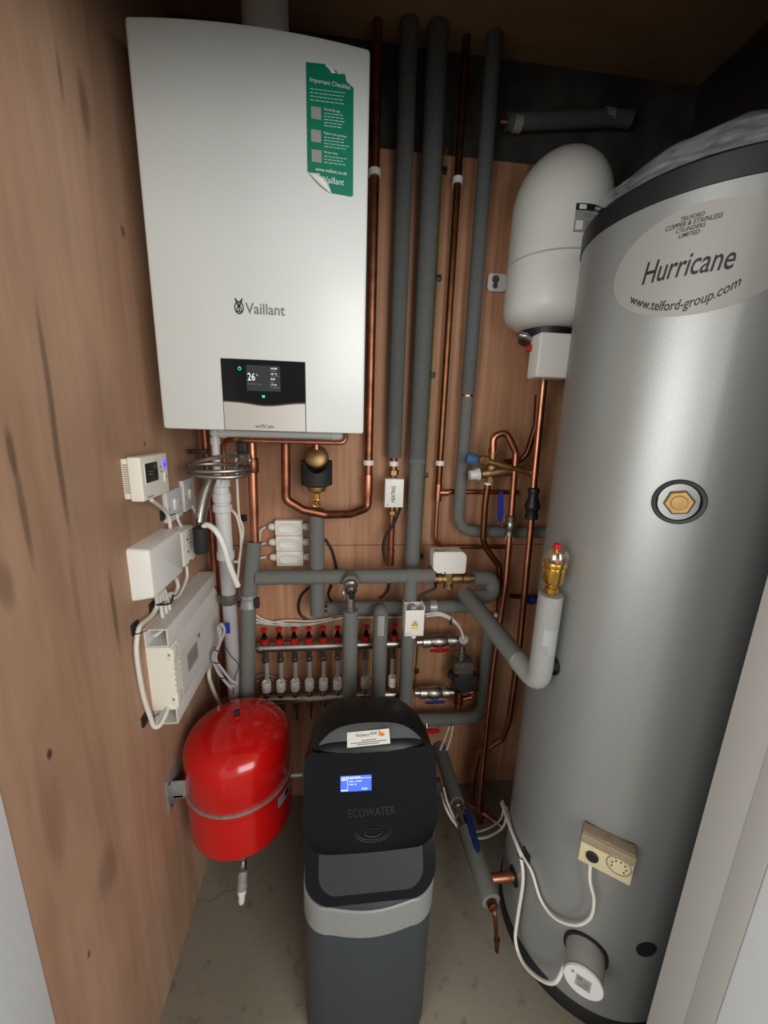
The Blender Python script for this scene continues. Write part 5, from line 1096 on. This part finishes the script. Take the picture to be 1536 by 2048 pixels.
p = onC(1052, 1712, CR+.002); aM = cang(p); nM = V3((math.cos(aM), math.sin(aM), 0)); tM = V3((-math.sin(aM), math.cos(aM), 0))
mt = thing('cable_mount', 'black tie mount stuck on the silver cylinder', 'cable mount', p); obj('base', G().obox(cpt(aM, p.z, CR+.0025), tM, (0, 0, 1), nM, .03, .034, .004, .001), 'black', mt)
g = G().ring(onC(1042, 1712, cr+.005), (.2, 0, 1), .0085, .0014, 18, 6); obj('tie', g, 'bcable', mt)
# crumpled clear film lying over the lid
fm_ = random.Random(11); rows = []
for j in range(15):
    s = j/14; row = []
    for i in range(61):
        t = i/60; an = math.radians(158+t*160)   # round the front of the lid
        rad = (CR+.007)*(1-s*.75); lift = (.006+.034*math.exp(-((math.degrees(an)-226)/26)**2))*math.sin(min(1, s*3.2)*pi/2)
        zz_ = CZT+.068+lift + .006*math.sin(an*9+s*5)*min(1, s*5) + .003*math.sin(an*15-s*8)*min(1, s*5)
        if s == 0: zz_ = CZT+.0385+.001*math.sin(an*7)
        row.append((CYL.x+rad*math.cos(an)+.004*math.sin(s*19+an*7)*s, CYL.y+rad*math.sin(an)+.004*math.cos(s*17+an*9)*s, zz_))
    rows.append(row)
g = G().grid(rows); tag(obj('plastic_film', g, 'film', sharp=60), 'crumpled clear plastic film over the top of the cylinder', 'plastic film')
# ------------------------------------------------------------------ water softener
SX, SW, SY0, SY1 = .070, .15, .612, 1.015
sf = thing('water_softener', 'black and slate water softener standing on the floor in the middle', 'water softener', (SX, .82, 0))
def splan(z, y0=SY0, y1=SY1, w=SW, rf=.062, rb_=.03, bow=.012):
    out = []
    n = 8
    for k in range(n+1): t = math.radians(180+90*k/n); out.append((SX-w+rf+rf*math.cos(t), y0+bow+rf+rf*math.sin(t), z))
    for k in range(1, 8): u = k/8; out.append((SX-(w-rf)+2*(w-rf)*u, y0+bow-bow*math.sin(pi*u), z))
    for k in range(n+1): t = math.radians(270+90*k/n); out.append((SX+w-rf+rf*math.cos(t), y0+bow+rf+rf*math.sin(t), z))
    for k in range(5): t = math.radians(90*k/4); out.append((SX+w-rb_+rb_*math.cos(t), y1-rb_+rb_*math.sin(t), z))
    for k in range(5): t = math.radians(90+90*k/4); out.append((SX-w+rb_+rb_*math.cos(t), y1-rb_+rb_*math.sin(t), z))
    return out
bt = SY0-.0
zB1 = Y(745, 1822, SY0).z; zB0 = Y(740, 1873, SY0).z
obj('cabinet', G().loft([splan(0, SY0+.012, SY1-.01, SW-.006), splan(.01, SY0+.006), splan(zB0-.002, SY0+.002, w=SW-.001)]), 'slate', sf, 40)
obj('band', G().loft([splan(zB0-.0022, SY0, w=SW), splan(zB0, SY0-.002, w=SW+.001), splan(zB1-.003, SY0-.002, w=SW+.001), splan(zB1, SY0+.001, w=SW-.001)]), 'grey_band', sf, 40)
# sloping salt lid
FB = Y(745, 1697, SY0+.045)      # foot of the fascia
FT = zc_top = V3((SX, .735, .775))
lidA, lidB = V3((SX, SY0+.006, zB1+.001)), V3((SX, FB.y+.035, FB.z+.012))
LV = (lidB-lidA).normalized(); LN = V3((1, 0, 0)).cross(LV); LL = (lidB-lidA).length
def slope(u, v, o=0): return lidA + V3((u, 0, 0)) + LV*v + LN*o
cab = G().loft([splan(zB1, SY0+.002, w=SW-.002)] + [[(x, max(y, SY0+.004+(lidB.y-lidA.y)*t+.0) if True else y, z_) for (x, y, z_) in splan(zB1+(lidB.z-lidA.z)*t, SY0+.004+(lidB.y-lidA.y)*t, SY1-.03*t, w=SW-.003, rf=.062-.03*t)] for t in (.02, .35, .7, 1)] + [splan(.66, .72, .96, SW-.014, .04)])
obj('cabinet_top', cab, 'slate_dark', sf, 40)
ol = [slope(x, LL*.5+.012+y, .004) for x, y in rrect(2*SW-.012, LL*1.0, .02, 8, .06)]
obj('salt_lid', G().prism(ol, LN*.006, .002), 'black_gloss', sf)
ol = [slope(x, LL*.5+.016+y, .0102) for x, y in rrect(2*SW-.07, LL*.80, .012, 8, .04)]
obj('lid_panel', G().prism(ol, LN*.0012, .0005), 'slate_dark', sf)
# fascia and hood
FV = (FT-V3((SX, FB.y, FB.z))).normalized(); FO = V3((SX, FB.y, FB.z)); FL = (FT-FO).length; FN = V3((1, 0, 0)).cross(FV)
def fas(u, v, o=0): return FO + V3((u, 0, 0)) + FV*v + FN*(o - .010*(u/SW)**2*1.0)
rows = []
def fgrid(w, l, v0, o, rb_, rt_, nx=24):
    g = G(); out = []
    us = [-w+2*w*i/nx for i in range(nx+1)]
    for j in range(13):
        row = []
        for u in us:
            lo = v0; hi = v0+l
            d = abs(u)-(w-rb_)
            if d > 0: lo = v0+rb_-math.sqrt(max(rb_*rb_-d*d, 0))
            d = abs(u)-(w-rt_)
            if d > 0: hi = v0+l-rt_+math.sqrt(max(rt_*rt_-d*d, 0))
            t = j/12; row.append((u, lo+(hi-lo)*t))
        out.append(row)
    fr_ = [[fas(u, v, o) for u, v in r] for r in out]; bk = [[fas(u*1.0, v, o-.024) for u, v in r] for r in out]
    g.grid(fr_); g.grid(bk)
    rim = lambda A: A[0] + [r[-1] for r in A[1:]] + A[-1][::-1][1:] + [r[0] for r in A[::-1][1:-1]]
    g.loft([rim(fr_), rim(bk)], False, False); bmesh.ops.remove_doubles(g.b, verts=g.b.verts[:], dist=1e-5); return g
fa = obj('fascia', fgrid(SW-.001, FL, 0, .012, .05, .012), 'black_gloss', sf, 30)
# hood: profile front to back with rounded plan
hp = [(.721, .770, .148), (.724, .782, .148), (.737, .7935, .1475), (.765, .803, .1435), (.80, .807, .138), (.84, .802, .130), (.88, .787, .120), (.92, .763, .108), (.95, .735, .097), (.975, .69, .088)]
def hood_at(y):
    for (a, b_) in zip(hp, hp[1:]):
        if a[0] <= y <= b_[0]: t = (y-a[0])/(b_[0]-a[0]); return a[1]+(b_[1]-a[1])*t, a[2]+(b_[2]-a[2])*t
us = [-1, -.985, -.94, -.86, -.72, -.5, -.25, 0, .25, .5, .72, .86, .94, .985, 1]
rows = []
def hpt(y, z, w, u): return (SX+w*u, y+.016*abs(u)**3, z-.040*abs(u)**5-.004*abs(u))
for (y, z, w) in hp:
    rows.append([(SX-SW+.004, y+.012, .62)] + [hpt(y, z, w, u) for u in us] + [(SX+SW-.004, y+.012, .62)])
rows.append([(SX-.13+.26*k/16, SY1-.01, .62) for k in range(17)])
hood = obj('hood', G().grid(rows), 'lid_dark', sf, 50)
# lens-shaped grey strip on the hood's front lip, a reflection painted as colour
g = G(); R_ = []
for k in range(7):
    t = k/6; r_ = []
    for q in range(21):
        u = -1+q/10; uu = u*.80; y = .7395 + (.036*(1-abs(u)**3.2)+.004)*t
        z, w_ = hood_at(y); x_, y_, z_ = hpt(y, z, w_, uu); r_.append((x_, y_-.0012, z_+.0022))
    R_.append(r_)
obj('lip_reflection', G().grid(R_), 'reflection_grey', sf, 60)
def fpt(px, py, o): 
    q = PL(px, py, FO+FN*(.012), FN); return (q-FO).x, (q-FO).dot(FV)
u0, v1 = fpt(681, 1553, 0); u1, v0 = fpt(743, 1580, 0)
def frect(u0, u1, v0, v1, o, m, nm, par): 
    g = G().loft([[fas(u, v0, .012+q) for u in (u0, (u0+u1)/2, u1)]+[fas(u, v1, .012+q) for u in (u1, (u0+u1)/2, u0)] for q in (0, o)]); return obj(nm, g, m, par)
scn = frect(u0, u1, v0, v1, .0012, 'glow_blue', 'lit_screen', fa)
W_, H_ = u1-u0, v1-v0
frect(u0+W_*.02, u0+W_*.22, v0+H_*.06, v0+H_*.12, .0018, 'glow', 'screen_mark', scn); frect(u0+W_*.03, u0+W_*.2, v0+H_*.72, v0+H_*.76, .0018, 'glow', 'screen_mark', scn)
frect(u0+W_*.225, u0+W_*.235, v0+H_*.06, v0+H_*.78, .0018, 'glow', 'screen_mark', scn); frect(u0, u1, v0+H_*.82, v0+H_*.84, .0018, 'glow', 'screen_mark', scn)
for s, u, v, w in (('WATER SOFTENER', .03, .87, .62), ('Water available', .27, .62, .42), ('100 %', .27, .42, .25), ('09:56', .68, .1, .18)):
    obj('screen_lettering', textg(s, W_*w, H_*.09 if s != '09:56' else H_*.12, lambda a, b: fas(u0+W_*u+a, v0+H_*v+b, .0142)), 'glow', scn)
a_, c_ = fpt(697, 1636, 0), fpt(790, 1625, 0)
obj('lettering', textg('ECOWATER', c_[0]-a_[0], .017, lambda a, b: fas(a_[0]+a, a_[1]+b, .0126)), 'emboss', fa)
e_ = fpt(746, 1664, 0); g = G()
for (ra, rb_) in ((.040, .0185), (.034, .0145), (.018, .0085)):
    g.sweep([fas(e_[0]+ra*math.cos(2*pi*k/40), e_[1]+rb_*math.sin(2*pi*k/40), .0122) for k in range(41)], .0012 if ra > .02 else .002, 6)
obj('oval_emblem', g, 'emboss', fa)
# business card lying on the hood lip
hn = V3((0, -.45, .89)).normalized(); hv = V3((0, .89, .45)).normalized()
hc = V3((PL(737, 1476, (SX, .748, .8015), hn)))
bcd = thing('business_card', 'white business card leaning on the front of the softener hood', 'card', hc)
def cd(u, v, o=0): return hc + (V3((1, 0, .05)))*u + hv*v + hn*o
q0 = PL(694, 1463, hc, hn); q1 = PL(778, 1457, hc, hn); q2 = PL(780, 1487, hc, hn); cw = (q1-q0).length; ch = (q1-q2).length
obj('card', G().prism([cd(x, y, -.0004) for x, y in ((-cw/2, -ch/2), (cw/2, -ch/2), (cw/2, ch/2), (-cw/2, ch/2))], hn*.0008), 'paper', bcd)
obj('lettering', textg('Vickery', cw*.32, ch*.27, lambda a, b: cd(-cw*.30+a, ch*.06+b, .0008)), 'ink', bcd)
g = G()
for (u, v, w) in ((.04, .30, .16), (.04, .20, .16), (-.16, -.16, .34), (-.42, -.29, .84), (-.28, -.41, .52)): g.poly([cd(cw*a, ch*b, .0007) for a, b in ((u, v), (u+w, v), (u+w, v+.05), (u, v+.05))])
obj('small_print', g, 'grey_ink', bcd)
g = G()
for (x, y, r, s) in ((.29, .16, .052, 1), (.27, .30, .03, 1), (.33, .14, .05, 1.2), (.255, .40, .014, 1.6)): g.poly([cd(cw*(x+r*math.cos(2*pi*k/16)), ch*(y+r*s*2.1*math.sin(2*pi*k/16)), .0008+.0001*r) for k in range(16)])
obj('orange_emblem', g, 'orange', bcd)
# ------------------------------------------------------------------ light
w = D.worlds.new('world'); sc.world = w; w.use_nodes = True
nt = w.node_tree; bg = nt.nodes['Background']; bg.inputs['Color'].default_value = (.92, .97, 1.0, 1); bg.inputs['Strength'].default_value = WORLD
def area(name, loc, target, sx, sy, power, col=(1, .98, .95)):
    l = D.lights.new(name, 'AREA'); l.shape = 'RECTANGLE'; l.size = sx; l.size_y = sy; l.energy = power; l.color = col
    o = D.objects.new(name, l); C.objects.link(o); o.location = loc
    o.rotation_euler = (V3(target)-V3(loc)).to_track_quat('-Z', 'Y').to_euler(); return o
for args in LAMPS: area(*args)
sc.view_settings.view_transform = 'Standard'; sc.view_settings.look = 'None'; sc.view_settings.exposure = EXPO; sc.view_settings.gamma = 1
